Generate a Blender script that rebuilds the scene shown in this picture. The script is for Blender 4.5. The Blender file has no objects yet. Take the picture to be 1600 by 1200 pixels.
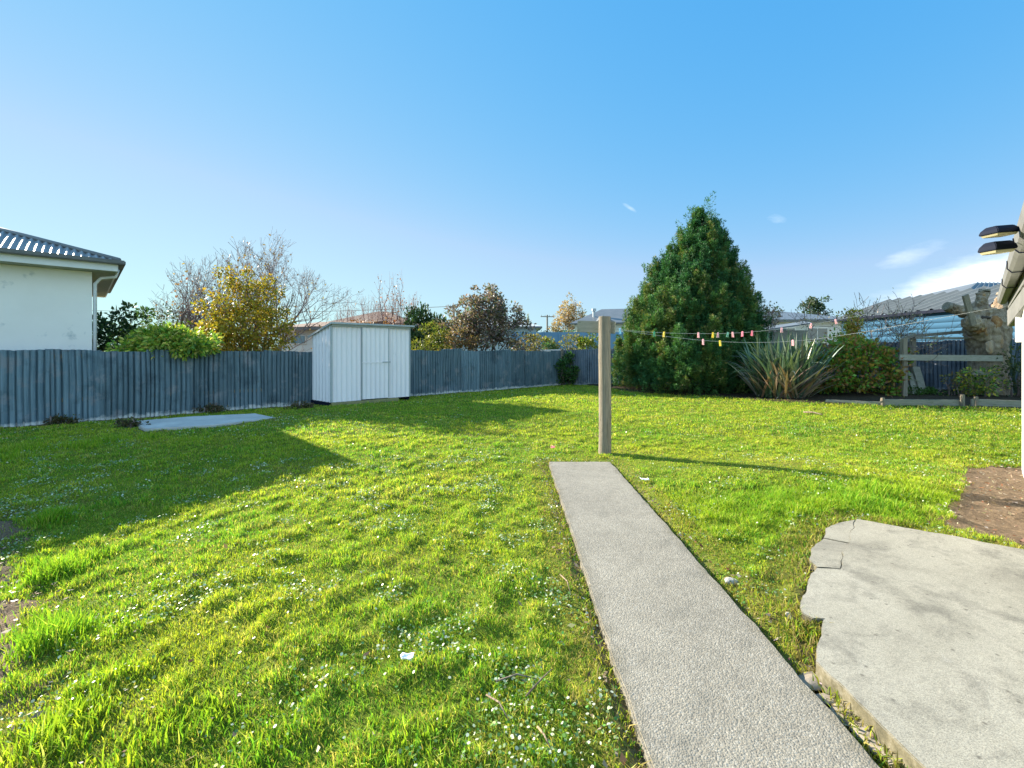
import bpy, bmesh, math, random
import numpy as np
from mathutils import Vector, Matrix
rng = np.random.default_rng(7)
random.seed(7)
scene = bpy.context.scene
COL = scene.collection
R = math.radians
H = 1.45            # eye height of the camera above the lawn
F = 700.0           # focal length in photo pixels (photo is 1600 wide)

# ------------------------------------------------------------------ layout helpers
def W(px, py, Y):
    """point at distance Y seen at photo position px,py"""
    return np.array([(px-800)/F*Y, Y, H-(py-548)/F*Y])
def sm(a, b, v):
    t = np.clip((np.asarray(v, float)-a)/(b-a), 0, 1)
    return t*t*(3-2*t)
def _hash(ix, iy, seed):
    n = (ix.astype(np.int64)*374761393 + iy.astype(np.int64)*668265263 + seed*1442695041) & 0xffffffff
    n = ((n ^ (n >> 13))*1274126177) & 0xffffffff
    return ((n ^ (n >> 16)) & 0xffff)/65535.0
def vn(x, y, s, seed=0):
    x = np.asarray(x, float)/s; y = np.asarray(y, float)/s
    ix = np.floor(x); iy = np.floor(y); fx = x-ix; fy = y-iy
    fx = fx*fx*(3-2*fx); fy = fy*fy*(3-2*fy)
    a = _hash(ix, iy, seed); b = _hash(ix+1, iy, seed); c = _hash(ix, iy+1, seed); d = _hash(ix+1, iy+1, seed)
    return (a*(1-fx)+b*fx)*(1-fy)+(c*(1-fx)+d*fx)*fy
def fbm(x, y, s, seed=0):
    return (vn(x, y, s, seed)+.5*vn(x, y, s*.5, seed+1)+.25*vn(x, y, s*.25, seed+2))/1.75

PX0, PX1, PY1 = .47, 1.27, 5.77      # the concrete path
def path_dist(x, y):
    dx = np.maximum(np.maximum(PX0-x, x-PX1), 0); dy = np.maximum(y-PY1, 0)
    return np.hypot(dx, dy)
def gz(x, y, micro=True):
    x = np.asarray(x, float); y = np.asarray(y, float)
    z = .10*np.exp(-((x-3.5)/1.5)**2-((y-5.1)/1.15)**2)
    z = z-.16*(1-sm(-3.6, -1.5, x))*(1-sm(3.3, 6.0, y))
    z = z+.14*sm(6, 11, x)*sm(8, 13, y)
    z = z+.9*sm(24, 60, y)
    if micro:
        k = sm(.0, .35, path_dist(x, y))*(1-sm(20, 26, y))
        n_ = sm(1.0, 2.0, y)*(1-.2*sm(5, 10, y))*(1-.6*np.exp(-((x-3.0)/1.8)**2-((y-5.4)/1.0)**2)); z = z+k*(.012*(fbm(x, y, .42, 3)-.5)+.05*(fbm(x, y, 2.1, 9)-.5)+n_*(.028*sm(.45, .80, fbm(x, y, .13, 13))+.014*sm(.5, .8, fbm(x, y, .10, 17))))
    z = z-.03*(1-sm(0, .08, path_dist(x, y)))
    return z
def G(px, py):
    """lawn point seen at photo position px,py"""
    z = 0.0
    for _ in range(12):
        k = (H-z)/(py-548); x = (px-800)*k; y = F*k
        z = .5*z+.5*float(gz(x, y, False))
    return np.array([x, y, z])
def poly_in(P, x, y):
    """inside-polygon test"""
    x = np.asarray(x, float); y = np.asarray(y, float)
    r = np.zeros(x.shape, bool); n = len(P)
    for i in range(n):
        x0, y0 = P[i]; x1, y1 = P[(i+1) % n]
        if y0 == y1: continue
        c = ((y0 > y) != (y1 > y)) & (x < (x1-x0)*(y-y0)/(y1-y0)+x0)
        r ^= c
    return r
def seg_dist(P, x, y, closed=True):
    d = np.full(np.shape(x), 1e9); n = len(P)
    for i in range(n if closed else n-1):
        a = P[i]; b = P[(i+1) % n]
        ex, ey = b[0]-a[0], b[1]-a[1]; l2 = ex*ex+ey*ey+1e-12
        t = np.clip(((x-a[0])*ex+(y-a[1])*ey)/l2, 0, 1)
        d = np.minimum(d, np.hypot(x-a[0]-t*ex, y-a[1]-t*ey))
    return d

# ------------------------------------------------------------------ object helpers
def tag(o, label=None, cat=None, group=None, kind=None):
    if label: o['label'] = label
    if cat: o['category'] = cat
    if group: o['group'] = group
    if kind: o['kind'] = kind
    return o
def thing(name, label, cat, loc, group=None):
    o = bpy.data.objects.new(name, None); COL.objects.link(o)
    o.location = [float(v) for v in loc]; o.empty_display_size = .2
    return tag(o, label, cat, group)
def root_loc(p):
    while p.parent: p = p.parent
    return np.array(p.location)
def finish(name, me, m, parent, smooth):
    o = bpy.data.objects.new(name, me); COL.objects.link(o)
    if m is not None:
        for q in (m if isinstance(m, (list, tuple)) else [m]): me.materials.append(q)
    if smooth: me.polygons.foreach_set('use_smooth', np.ones(len(me.polygons), bool))
    if parent is not None: o.parent = parent
    return o
def npm(name, V, Fs, m, parent=None, col=None, smooth=False, local=False):
    """numpy mesh; Fs is an array of faces or a list of arrays"""
    V = np.asarray(V, float)
    if parent is not None and not local: V = V-root_loc(parent)
    if not isinstance(Fs, list): Fs = [Fs]
    Fs = [np.asarray(f, np.int32) for f in Fs if len(f)]
    me = bpy.data.meshes.new(name)
    me.vertices.add(len(V)); me.vertices.foreach_set('co', V.astype(np.float32).ravel())
    loops = np.concatenate([f.ravel() for f in Fs])
    tot = np.concatenate([np.full(len(f), f.shape[1], np.int32) for f in Fs])
    me.loops.add(len(loops)); me.loops.foreach_set('vertex_index', loops)
    me.polygons.add(len(tot))
    me.polygons.foreach_set('loop_start', np.concatenate([[0], np.cumsum(tot)[:-1]]).astype(np.int32))
    me.polygons.foreach_set('loop_total', tot)
    if col is not None:
        c = np.ones((len(V), 4), np.float32); c[:, :3] = col
        a = me.attributes.new('col', 'FLOAT_COLOR', 'POINT'); a.data.foreach_set('color', c.ravel())
    me.update(calc_edges=True); me.validate()
    return finish(name, me, m, parent, smooth)
class MB:
    """collects shapes that become ONE mesh"""
    def __init__(s): s.v = []; s.f = []
    def add(s, V, Fs):
        n = len(s.v); s.v += [tuple(map(float, p)) for p in V]; s.f += [tuple(int(i)+n for i in f) for f in Fs]; return s
    def hexa(s, P): return s.add(P, [(0,3,2,1),(4,5,6,7),(0,1,5,4),(1,2,6,5),(2,3,7,6),(3,0,4,7)])
    def box(s, c, size, yaw=0):
        hx, hy, hz = [q/2 for q in size]; ca, sa = math.cos(yaw), math.sin(yaw); P = []
        for dz in (-hz, hz):
            for dx, dy in ((-hx,-hy),(hx,-hy),(hx,hy),(-hx,hy)):
                P.append((c[0]+dx*ca-dy*sa, c[1]+dx*sa+dy*ca, c[2]+dz))
        return s.hexa(P)
    def beam(s, a, b, w, h, up=(0,0,1)):
        a = np.array(a, float); b = np.array(b, float); d = b-a; d /= np.linalg.norm(d)
        up = np.array(up, float); sd = np.cross(d, up); sd /= np.linalg.norm(sd); u = np.cross(sd, d)
        P = []
        for q in (a, b):
            for i, j in ((-1,-1),(1,-1),(1,1),(-1,1)): P.append(q+sd*w/2*i+u*h/2*j)
        return s.hexa(P)
    def prism(s, poly, z0, z1):
        n = len(poly)
        V = [(p[0], p[1], z0) for p in poly]+[(p[0], p[1], z1) for p in poly]
        return s.add(V, [tuple(range(n-1, -1, -1)), tuple(range(n, 2*n))]+[(i, (i+1) % n, n+(i+1) % n, n+i) for i in range(n)])
    def quadsolid(s, P, t):
        """a slab: four corners, thickened by t downwards along its normal"""
        P = [np.array(p, float) for p in P]
        n = np.cross(P[1]-P[0], P[-1]-P[0]); n /= np.linalg.norm(n); k = len(P)
        V = [p-n*t for p in P]+P
        return s.add(V, [tuple(range(k-1, -1, -1)), tuple(range(k, 2*k))]+[(i, (i+1) % k, k+(i+1) % k, k+i) for i in range(k)])
    def tube(s, pts, rad, n=8):
        V, Q, T = tube(pts, rad, n); return s.add(V, list(map(tuple, Q))+list(map(tuple, T)))
    def build(s, name, m, parent=None, bevel=0, smooth=False, local=False):
        V = np.array(s.v)
        if parent is not None and not local: V = V-root_loc(parent)
        me = bpy.data.meshes.new(name); me.from_pydata(V.tolist(), [], s.f); me.update()
        bm = bmesh.new(); bm.from_mesh(me); bmesh.ops.recalc_face_normals(bm, faces=bm.faces[:])
        if bevel:
            es = [e for e in bm.edges if len(e.link_faces) == 2 and e.calc_face_angle(0) > .5]
            bmesh.ops.bevel(bm, geom=es, offset=bevel, segments=2, affect='EDGES', clamp_overlap=True)
        bm.to_mesh(me); bm.free()
        return finish(name, me, m, parent, smooth)
def tube(pts, rad, n=6):
    pts = np.asarray(pts, float); m = len(pts); rad = np.broadcast_to(np.asarray(rad, float), (m,))
    t = np.gradient(pts, axis=0); t /= np.linalg.norm(t, axis=1)[:, None]+1e-9
    ref = np.array([0,0,1.]) if abs(t[0][2]) < .8 else np.array([1.,0,0])
    V = []
    a = np.arange(n)*2*np.pi/n
    for i in range(m):
        u = np.cross(t[i], ref); u /= np.linalg.norm(u)+1e-9; w = np.cross(t[i], u)
        V.append(pts[i]+rad[i]*(np.cos(a)[:, None]*u+np.sin(a)[:, None]*w))
    V = np.concatenate(V+[pts[:1], pts[-1:]])
    Q = []; T = []
    for i in range(m-1):
        for k in range(n): Q.append((i*n+k, i*n+(k+1) % n, (i+1)*n+(k+1) % n, (i+1)*n+k))
    for k in range(n):
        T.append((m*n, (k+1) % n, k)); T.append((m*n+1, (m-1)*n+k, (m-1)*n+(k+1) % n))
    return V, np.array(Q), np.array(T)
def tubes(name, polys, m, parent, sides=5, smooth=True):
    Vs = []; Qs = []; Ts = []; n = 0
    for pts, rad in polys:
        V, Q, T = tube(pts, rad, sides if np.max(rad) > .012 else 4)
        Vs.append(V); Qs.append(Q+n); Ts.append(T+n); n += len(V)
    return npm(name, np.concatenate(Vs), [np.concatenate(Qs), np.concatenate(Ts)], m, parent, smooth=smooth)

# ------------------------------------------------------------------ materials
def nodes(name):
    m = bpy.data.materials.new(name); m.use_nodes = True
    nt = m.node_tree; b = nt.nodes['Principled BSDF']; return m, nt, b
def N(nt, t, **k):
    n = nt.nodes.new(t)
    for a, v in k.items(): setattr(n, a, v)
    return n
def ramp(nt, src, stops):
    r = N(nt, 'ShaderNodeValToRGB'); e = r.color_ramp.elements
    while len(e) < len(stops): e.new(.5)
    for q, (p, c) in zip(e, stops):
        q.position = p; q.color = (*c, 1) if len(c) == 3 else c
    nt.links.new(src, r.inputs[0]); return r.outputs[0]
def noise(nt, co, scale, detail=6, rough=.6, dist=0):
    n = N(nt, 'ShaderNodeTexNoise'); n.inputs['Scale'].default_value = scale; n.inputs['Detail'].default_value = detail
    n.inputs['Roughness'].default_value = rough; n.inputs['Distortion'].default_value = dist
    nt.links.new(co, n.inputs['Vector']); return n.outputs['Fac']
def coords(nt, kind='Object', stretch=None):
    t = N(nt, 'ShaderNodeTexCoord'); o = t.outputs[kind]
    if stretch:
        mp = N(nt, 'ShaderNodeMapping'); mp.inputs['Scale'].default_value = stretch
        nt.links.new(o, mp.inputs['Vector']); o = mp.outputs[0]
    return o
def mix(nt, fac, a, b, mode='MIX'):
    n = N(nt, 'ShaderNodeMix', data_type='RGBA', blend_type=mode)
    for s, v in ((n.inputs[0], fac), (n.inputs[6], a), (n.inputs[7], b)):
        if hasattr(v, 'links') or isinstance(v, bpy.types.NodeSocket): nt.links.new(v, s)
        elif isinstance(v, (int, float)): s.default_value = v
        else: s.default_value = (*v, 1)
    return n.outputs[2]
def bump(nt, b, src, strength=.3, dist=.01):
    n = N(nt, 'ShaderNodeBump'); n.inputs['Strength'].default_value = strength; n.inputs['Distance'].default_value = dist
    nt.links.new(src, n.inputs['Height']); nt.links.new(n.outputs[0], b.inputs['Normal'])
def mat(name, c1, c2=None, scale=4, rough=.7, bmp=.2, bd=.01, stretch=None, spec=.3, metal=0, c3=None, s3=20, f3=.5, vary=0):
    """noise between two colours, optional third as blotches, with bump"""
    m, nt, b = nodes(name); co = coords(nt, 'Object', stretch)
    c2 = c2 or tuple(q*.8 for q in c1)
    n1 = noise(nt, co, scale, 8, .65)
    c = ramp(nt, n1, [(.3, c1), (.7, c2)])
    if c3:
        n3 = noise(nt, co, s3, 5, .6)
        f = ramp(nt, n3, [(f3, (0,0,0)), (f3+.12, (1,1,1))]); c = mix(nt, f, c, c3)
    if vary:
        oi = N(nt, 'ShaderNodeObjectInfo'); hv = N(nt, 'ShaderNodeHueSaturation')
        mr = N(nt, 'ShaderNodeMapRange'); mr.inputs[3].default_value = 1-vary; mr.inputs[4].default_value = 1+vary
        nt.links.new(oi.outputs['Random'], mr.inputs[0]); nt.links.new(mr.outputs[0], hv.inputs['Value']); nt.links.new(c, hv.inputs['Color']); c = hv.outputs[0]
    nt.links.new(c, b.inputs['Base Color'])
    b.inputs['Roughness'].default_value = rough; b.inputs['Specular IOR Level'].default_value = spec; b.inputs['Metallic'].default_value = metal
    if bmp: bump(nt, b, noise(nt, co, scale*5, 6, .6), bmp, bd)
    return m
def leafmat(name, trans=.4, rough=.5, spec=.3, gain=1.0):
    m, nt, b = nodes(name)
    a = N(nt, 'ShaderNodeAttribute', attribute_name='col')
    c = a.outputs['Color']
    nt.links.new(c, b.inputs['Base Color']); b.inputs['Roughness'].default_value = rough; b.inputs['Specular IOR Level'].default_value = spec
    t = N(nt, 'ShaderNodeBsdfTranslucent')
    tc = mix(nt, 1.0, c, (1.15*gain, 1.2*gain, .6*gain), 'MULTIPLY'); nt.links.new(tc, t.inputs['Color'])
    ms = N(nt, 'ShaderNodeMixShader'); ms.inputs[0].default_value = trans
    nt.links.new(b.outputs[0], ms.inputs[1]); nt.links.new(t.outputs[0], ms.inputs[2])
    nt.links.new(ms.outputs[0], nt.nodes['Material Output'].inputs['Surface'])
    return m

M = {}
M['leaf'] = leafmat('foliage', .35, .5, .3)
M['conifer'] = leafmat('conifer_foliage', .25, .6, .25)
M['grass'] = leafmat('grass_blades', .5, .6, .12, 1.1)
M['clover'] = leafmat('clover_leaf', .3, .38, .5)
M['strap'] = leafmat('strap_leaf', .2, .38, .5)
M['bark'] = mat('bark', (.12,.09,.07), (.22,.18,.15), 9, .9, .5, .02, (1,1,.25))
M['twig'] = mat('twig_bark', (.16,.11,.10), (.26,.20,.18), 12, .85, .2)
M['twigred'] = mat('reddish_twig', (.20,.10,.09), (.30,.18,.15), 12, .85, .2)
M['timber'] = mat('weathered_timber', (.15,.125,.09), (.34,.29,.22), 3.2, .85, .9, .012, (17,17,1.0), c3=(.13,.115,.08), s3=2.0, f3=.60)
M['board'] = mat('grey_boards', (.22,.21,.165), (.31,.29,.235), 3, .85, .4, .006, (2,2,9), c3=(.16,.17,.10), s3=4, f3=.58, vary=.12)
M['oldwood'] = mat('bleached_log_wood', (.46,.36,.25), (.15,.105,.07), 3.4, .9, .9, .05, (2.2,2.2,.45), c3=(.48,.27,.12), s3=2.2, f3=.60)
M['stucco'] = mat('painted_stucco', (.90,.86,.80), (.84,.80,.74), 1.1, .9, .35, .01, c3=(.40,.44,.45), s3=1.7, f3=.60)
M['white'] = mat('white_paint', (.78,.78,.76), (.70,.70,.68), 3, .55, .1, .003, c3=(.56,.55,.50), s3=5, f3=.66)
M['cream'] = mat('cream_wall', (.62,.60,.50), (.56,.55,.47), 2, .8, .1)
M['sage'] = mat('sage_wall', (.45,.52,.50), (.40,.47,.46), 2, .8, .1)
M['palewall'] = mat('pale_weatherboard', (.60,.62,.60), (.55,.57,.57), 2, .8, .1)
M['bluewall'] = mat('pale_blue_weatherboard', (.055,.135,.225), (.05,.125,.21), 1.5, .9, .03, .002, spec=0)
M['roofgrey'] = mat('grey_steel_roof', (.12,.135,.145), (.17,.18,.19), 1.2, .45, .06, .004, spec=.4)
M['roofbrown'] = mat('brown_tile_roof', (.17,.11,.085), (.22,.15,.11), 6, .8, .3, .02)
M['rooflight'] = mat('pale_steel_roof', (.62,.62,.60), (.50,.51,.50), 1.5, .35, .1, .004, spec=.5)
M['roofmid'] = mat('dull_zinc_roof', (.26,.27,.28), (.19,.205,.215), 1.5, .45, .1, .004, spec=.4)
M['rooflong'] = mat('long_run_roof', (.13,.145,.15), (.10,.115,.12), 2, .6, .05, .003, spec=.15)
M['gutter'] = mat('faded_gutter_paint', (.12,.12,.115), (.17,.17,.16), 4, .6, .1, .003, c3=(.09,.095,.08), s3=7, f3=.62)
M['soffit'] = mat('mouldy_soffit', (.44,.44,.36), (.34,.35,.27), 4, .85, .15, .003, c3=(.22,.24,.16), s3=6, f3=.58)
M['glass'] = mat('window_glass', (.05,.10,.12), (.08,.15,.17), 1, .08, 0, spec=.8)
M['steel'] = mat('zinc_white_steel', (.88,.83,.85), (.82,.77,.80), 2.5, .5, .06, .002, (1,1,.3), spec=.4, c3=(.60,.60,.57), s3=5, f3=.66)
M['trimsteel'] = mat('galvanised_trim', (.42,.45,.46), (.34,.38,.40), 5, .45, .05, spec=.5)
M['skid'] = mat('mossy_timber_skid', (.30,.28,.13), (.20,.19,.10), 6, .9, .4)
M['wire'] = mat('pale_line_cord', (.42,.43,.41), (.36,.37,.36), 30, .6, 0)
M['dark'] = mat('dark_lamp_housing', (.007,.011,.024), (.011,.015,.03), 6, .7, .05, spec=.08)
M['lens'] = mat('yellowed_lamp_lens', (.52,.47,.30), (.44,.39,.24), 5, .3, 0, spec=.6)
M['stone'] = mat('field_stone', (.22,.18,.14), (.32,.28,.23), 8, .85, .5, .01)
M['greystone'] = mat('grey_stone', (.42,.40,.36), (.30,.29,.26), 10, .85, .5, .01)
M['bluefence'] = mat('blue_steel_fence', (.10,.22,.34), (.13,.26,.38), 2, .5, .05)
M['net'] = mat('green_shade_net', (.05,.30,.18), (.08,.36,.22), 6, .8, .2)
M['pole'] = mat('utility_pole_wood', (.20,.18,.16), (.26,.24,.21), 6, .9, .2)
M['litter'] = mat('white_plastic_scrap', (.85,.86,.88), (.78,.80,.83), 9, .4, .05)
for k, c in dict(pink=(.80,.22,.30), palepink=(.85,.48,.52), yellow=(.75,.58,.06), green=(.10,.50,.26), blue=(.20,.50,.75), mint=(.30,.62,.42)).items():
    M['peg_'+k] = mat(k+'_peg_plastic', c, tuple(q*.9 for q in c), 8, .4, 0, spec=.4)

def fence_mat(name, a, b, cwhite, rust):
    m, nt, bs = nodes(name); co = coords(nt, 'Object'); gen = coords(nt, 'Generated')
    streak = noise(nt, coords(nt, 'Object', (17,17,.55)), 1.0, 6, .75)
    blotch = noise(nt, co, 1.7, 7, .65)
    c = mix(nt, ramp(nt, streak, [(.36, (0,0,0)), (.64, (1,1,1))]), tuple(q*.72 for q in a), b)
    c = mix(nt, ramp(nt, blotch, [(.52, (0,0,0)), (.66, (.75,.75,.75))]), c, tuple(q*.5 for q in a))
    oi = N(nt, 'ShaderNodeObjectInfo'); mr = N(nt, 'ShaderNodeMapRange'); mr.inputs[3].default_value = .78; mr.inputs[4].default_value = 1.2
    nt.links.new(oi.outputs['Random'], mr.inputs[0])
    hv = N(nt, 'ShaderNodeHueSaturation'); nt.links.new(mr.outputs[0], hv.inputs['Value']); nt.links.new(c, hv.inputs['Color']); c = hv.outputs[0]
    c = mix(nt, ramp(nt, noise(nt, co, 2.6, 6, .65), [(.54, (0,0,0)), (.64, (.7,.7,.7))]), c, (.23,.235,.25))
    c = mix(nt, ramp(nt, noise(nt, co, 23, 4, .7), [(.68, (0,0,0)), (.72, (.8,.8,.8))]), c, tuple(q*.3 for q in a))
    # flaked paint and lichen stains along the foot of the sheets
    sx = N(nt, 'ShaderNodeSeparateXYZ'); nt.links.new(gen, sx.inputs[0])
    n2 = noise(nt, co, 5, 6, .7); ad = N(nt, 'ShaderNodeMath', operation='MULTIPLY_ADD'); ad.inputs[1].default_value = -.22
    nt.links.new(n2, ad.inputs[0]); nt.links.new(sx.outputs[2], ad.inputs[2])
    f = ramp(nt, ad.outputs[0], [(0.0, (1,1,1)), (.0001, (.9,.9,.9))]) if False else None
    mr2 = N(nt, 'ShaderNodeMapRange'); mr2.inputs[1].default_value = -.075; mr2.inputs[2].default_value = -.035
    mr2.inputs[3].default_value = .85; mr2.inputs[4].default_value = 0
    nt.links.new(ad.outputs[0], mr2.inputs[0]); c = mix(nt, mr2.outputs[0], c, cwhite)
    n3 = noise(nt, co, 3.3, 8, .75); c = mix(nt, ramp(nt, n3, [(.66, (0,0,0)), (.74, (.7,.7,.7))]), c, rust)
    nt.links.new(c, bs.inputs['Base Color']); bs.inputs['Roughness'].default_value = .6; bs.inputs['Specular IOR Level'].default_value = .35
    bump(nt, bs, noise(nt, co, 14, 6, .7), .25, .006)
    return m
M['fence'] = fence_mat('faded_blue_corrugated_iron', (.092,.155,.195), (.16,.23,.27), (.62,.62,.60), (.14,.15,.15))
M['fence2'] = fence_mat('dark_corrugated_iron', (.10,.14,.19), (.17,.21,.27), (.30,.31,.32), (.09,.07,.07))

def concrete(name, base, dark, peb, pscale, bstr):
    m, nt, b = nodes(name); co = coords(nt, 'Object')
    v = N(nt, 'ShaderNodeTexVoronoi'); v.inputs['Scale'].default_value = pscale; nt.links.new(co, v.inputs['Vector'])
    v2 = N(nt, 'ShaderNodeTexVoronoi'); v2.inputs['Scale'].default_value = pscale*2.1; nt.links.new(co, v2.inputs['Vector'])
    bw = N(nt, 'ShaderNodeRGBToBW'); nt.links.new(v.outputs['Color'], bw.inputs[0])
    bw2 = N(nt, 'ShaderNodeRGBToBW'); nt.links.new(v2.outputs['Color'], bw2.inputs[0])
    big = noise(nt, co, 1.3, 8, .6); mid = noise(nt, co, 9, 6, .6)
    c = ramp(nt, big, [(.36, base), (.60, dark)])
    stone = ramp(nt, bw.outputs[0], [(.15, (.11,.10,.09)), (.4, (.205,.195,.17)), (.6, (.29,.26,.205)), (.85, (.40,.385,.345))])
    fine = ramp(nt, bw2.outputs[0], [(.2, (.62,.62,.62)), (.8, (1.15,1.14,1.12))])
    c = mix(nt, peb, c, stone); c = mix(nt, .8*max(peb, .4), c, fine, 'MULTIPLY')
    c = mix(nt, ramp(nt, mid, [(.5, (0,0,0)), (.75, (.4,.4,.4))]), c, tuple(q*.6 for q in dark))
    # dirt and moss worked in from the long edges, and old damp stains
    if name.startswith('exposed'):
        sx = N(nt, 'ShaderNodeSeparateXYZ'); nt.links.new(co, sx.inputs[0]); d1 = N(nt, 'ShaderNodeMath', operation='SUBTRACT'); d1.inputs[1].default_value = (PX0+PX1)/2; nt.links.new(sx.outputs[0], d1.inputs[0])
        d2 = N(nt, 'ShaderNodeMath', operation='ABSOLUTE'); nt.links.new(d1.outputs[0], d2.inputs[0]); d3 = N(nt, 'ShaderNodeMath', operation='MULTIPLY_ADD'); d3.inputs[1].default_value = .30
        nt.links.new(noise(nt, co, 6, 7, .7), d3.inputs[0]); nt.links.new(d2.outputs[0], d3.inputs[2])
        c = mix(nt, ramp(nt, d3.outputs[0], [(.49, (0,0,0)), (.60, (.62,.62,.62))]), c, (.12,.105,.065))
        c = mix(nt, ramp(nt, noise(nt, co, 2.2, 8, .7), [(.54, (0,0,0)), (.68, (.5,.5,.5))]), c, (.13,.125,.105))
    nt.links.new(c, b.inputs['Base Color']); b.inputs['Roughness'].default_value = .85; b.inputs['Specular IOR Level'].default_value = .25
    mm = N(nt, 'ShaderNodeMath', operation='MULTIPLY_ADD'); mm.inputs[1].default_value = .7
    nt.links.new(v.outputs['Distance'], mm.inputs[0]); nt.links.new(mid, mm.inputs[2])
    inv = N(nt, 'ShaderNodeMath', operation='MULTIPLY'); inv.inputs[1].default_value = -1; nt.links.new(mm.outputs[0], inv.inputs[0])
    bump(nt, b, inv.outputs[0], bstr, .008)
    return m
M['path'] = concrete('exposed_aggregate_concrete', (.315,.292,.237), (.24,.222,.18), .45, 135, .45)
def slab_mat():
    m, nt, b = nodes('worn_concrete'); co = coords(nt, 'Object')
    big = noise(nt, co, 1.1, 9, .68, .6); mid = noise(nt, co, 4.5, 9, .72, .3); grit = noise(nt, co, 210, 3, .7); sand = noise(nt, co, 70, 4, .7)
    c = ramp(nt, big, [(.30, (.20,.187,.155)), (.46, (.31,.292,.24)), (.62, (.35,.33,.275)), (.8, (.235,.222,.187))])
    c = mix(nt, ramp(nt, mid, [(.50, (0,0,0)), (.66, (.62,.62,.62))]), c, (.14,.133,.112))
    c = mix(nt, ramp(nt, noise(nt, co, 8, 8, .75), [(.60, (0,0,0)), (.70, (.5,.5,.5))]), c, (.34,.325,.285))
    c = mix(nt, .75, c, ramp(nt, grit, [(.30, (.42,.42,.41)), (.5, (1,1,1)), (.70, (1.45,1.43,1.38))]), 'MULTIPLY')
    c = mix(nt, .5, c, ramp(nt, sand, [(.3, (.7,.7,.7)), (.7, (1.2,1.2,1.18))]), 'MULTIPLY')
    v = N(nt, 'ShaderNodeTexVoronoi'); v.inputs['Scale'].default_value = 13; nt.links.new(co, v.inputs['Vector'])
    c = mix(nt, ramp(nt, v.outputs['Distance'], [(.05, (.8,.8,.8)), (.14, (0,0,0))]), c, (.12,.11,.09))
    # moss and earth on the broken upright edges
    ge = N(nt, 'ShaderNodeNewGeometry'); sx = N(nt, 'ShaderNodeSeparateXYZ'); nt.links.new(ge.outputs['True Normal'], sx.inputs[0])
    mr = N(nt, 'ShaderNodeMapRange'); mr.inputs[1].default_value = .35; mr.inputs[2].default_value = .8; mr.inputs[3].default_value = .9; mr.inputs[4].default_value = 0
    nt.links.new(sx.outputs[2], mr.inputs[0]); c = mix(nt, mr.outputs[0], c, ramp(nt, noise(nt, co, 16, 7, .7), [(.36, (.045,.042,.022)), (.52, (.12,.105,.06)), (.66, (.22,.20,.15))]))
    nt.links.new(c, b.inputs['Base Color']); b.inputs['Roughness'].default_value = .9; b.inputs['Specular IOR Level'].default_value = .2
    ad = N(nt, 'ShaderNodeMath', operation='MULTIPLY_ADD'); ad.inputs[1].default_value = .35; nt.links.new(grit, ad.inputs[0]); nt.links.new(mid, ad.inputs[2])
    bump(nt, b, ad.outputs[0], .5, .008); return m
M['slab'] = slab_mat()
M['pad'] = concrete('old_pad_concrete', (.62,.60,.56), (.48,.47,.45), .1, 100, .2)

# ground: vertex colour under noise
def ground_mat():
    m, nt, b = nodes('lawn_soil'); co = coords(nt, 'Object')
    a = N(nt, 'ShaderNodeAttribute', attribute_name='col')
    n = noise(nt, co, 26, 8, .7); n2 = noise(nt, co, 90, 4, .6)
    c = mix(nt, 1, a.outputs['Color'], ramp(nt, n, [(.3, (.55,.55,.55)), (.7, (1.35,1.3,1.2))]), 'MULTIPLY')
    c = mix(nt, .7, c, ramp(nt, n2, [(.3, (.5,.5,.5)), (.72, (1.5,1.45,1.35))]), 'MULTIPLY')
    nt.links.new(c, b.inputs['Base Color']); b.inputs['Roughness'].default_value = .95; b.inputs['Specular IOR Level'].default_value = .1
    bump(nt, b, n, .8, .03)
    return m
M['ground'] = ground_mat()

# ------------------------------------------------------------------ foliage helpers
def unit(v): return v/(np.linalg.norm(v, axis=-1, keepdims=True)+1e-9)
def rdirs(n): return unit(rng.normal(size=(n, 3)))
def leaf_mesh(P, D, S, L, Wd, col):
    """one folded diamond per leaf; P base, D along, S sideways"""
    n = len(P); L = np.broadcast_to(L, (n,))[:, None]; Wd = np.broadcast_to(Wd, (n,))[:, None]
    Nn = np.cross(D, S)
    a = P; b = P+D*L*.45+S*Wd*.5+Nn*Wd*.12; c = P+D*L; d = P+D*L*.45-S*Wd*.5+Nn*Wd*.12
    V = np.stack([a, b, c, d], 1).reshape(-1, 3)
    Fq = np.arange(4*n).reshape(n, 4)
    return V, Fq, np.repeat(col, 4, 0)
def side_of(D):
    return unit(np.cross(D, rdirs(len(D))))
def pick_cols(n, cols, var=.22):
    cols = np.array(cols); c = cols[rng.integers(0, len(cols), n)]
    return np.clip(c*(1+var*rng.normal(size=(n, 1)))*(1+.08*rng.normal(size=(n, 3))), .004, 1)
def leaves(name, P, m, parent, cols, L, Wd=None, D=None, var=.22, bias=(0,0,.2)):
    n = len(P)
    if D is None: D = rdirs(n)
    D = unit(D+np.array(bias)); l = L*(.6+.8*rng.random(n)); w = (Wd or L*.6)*(.7+.6*rng.random(n))
    V, Fq, c = leaf_mesh(P, D, side_of(D), l, w, pick_cols(n, cols, var))
    return npm(name, V, Fq, m, parent, c)
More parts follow.
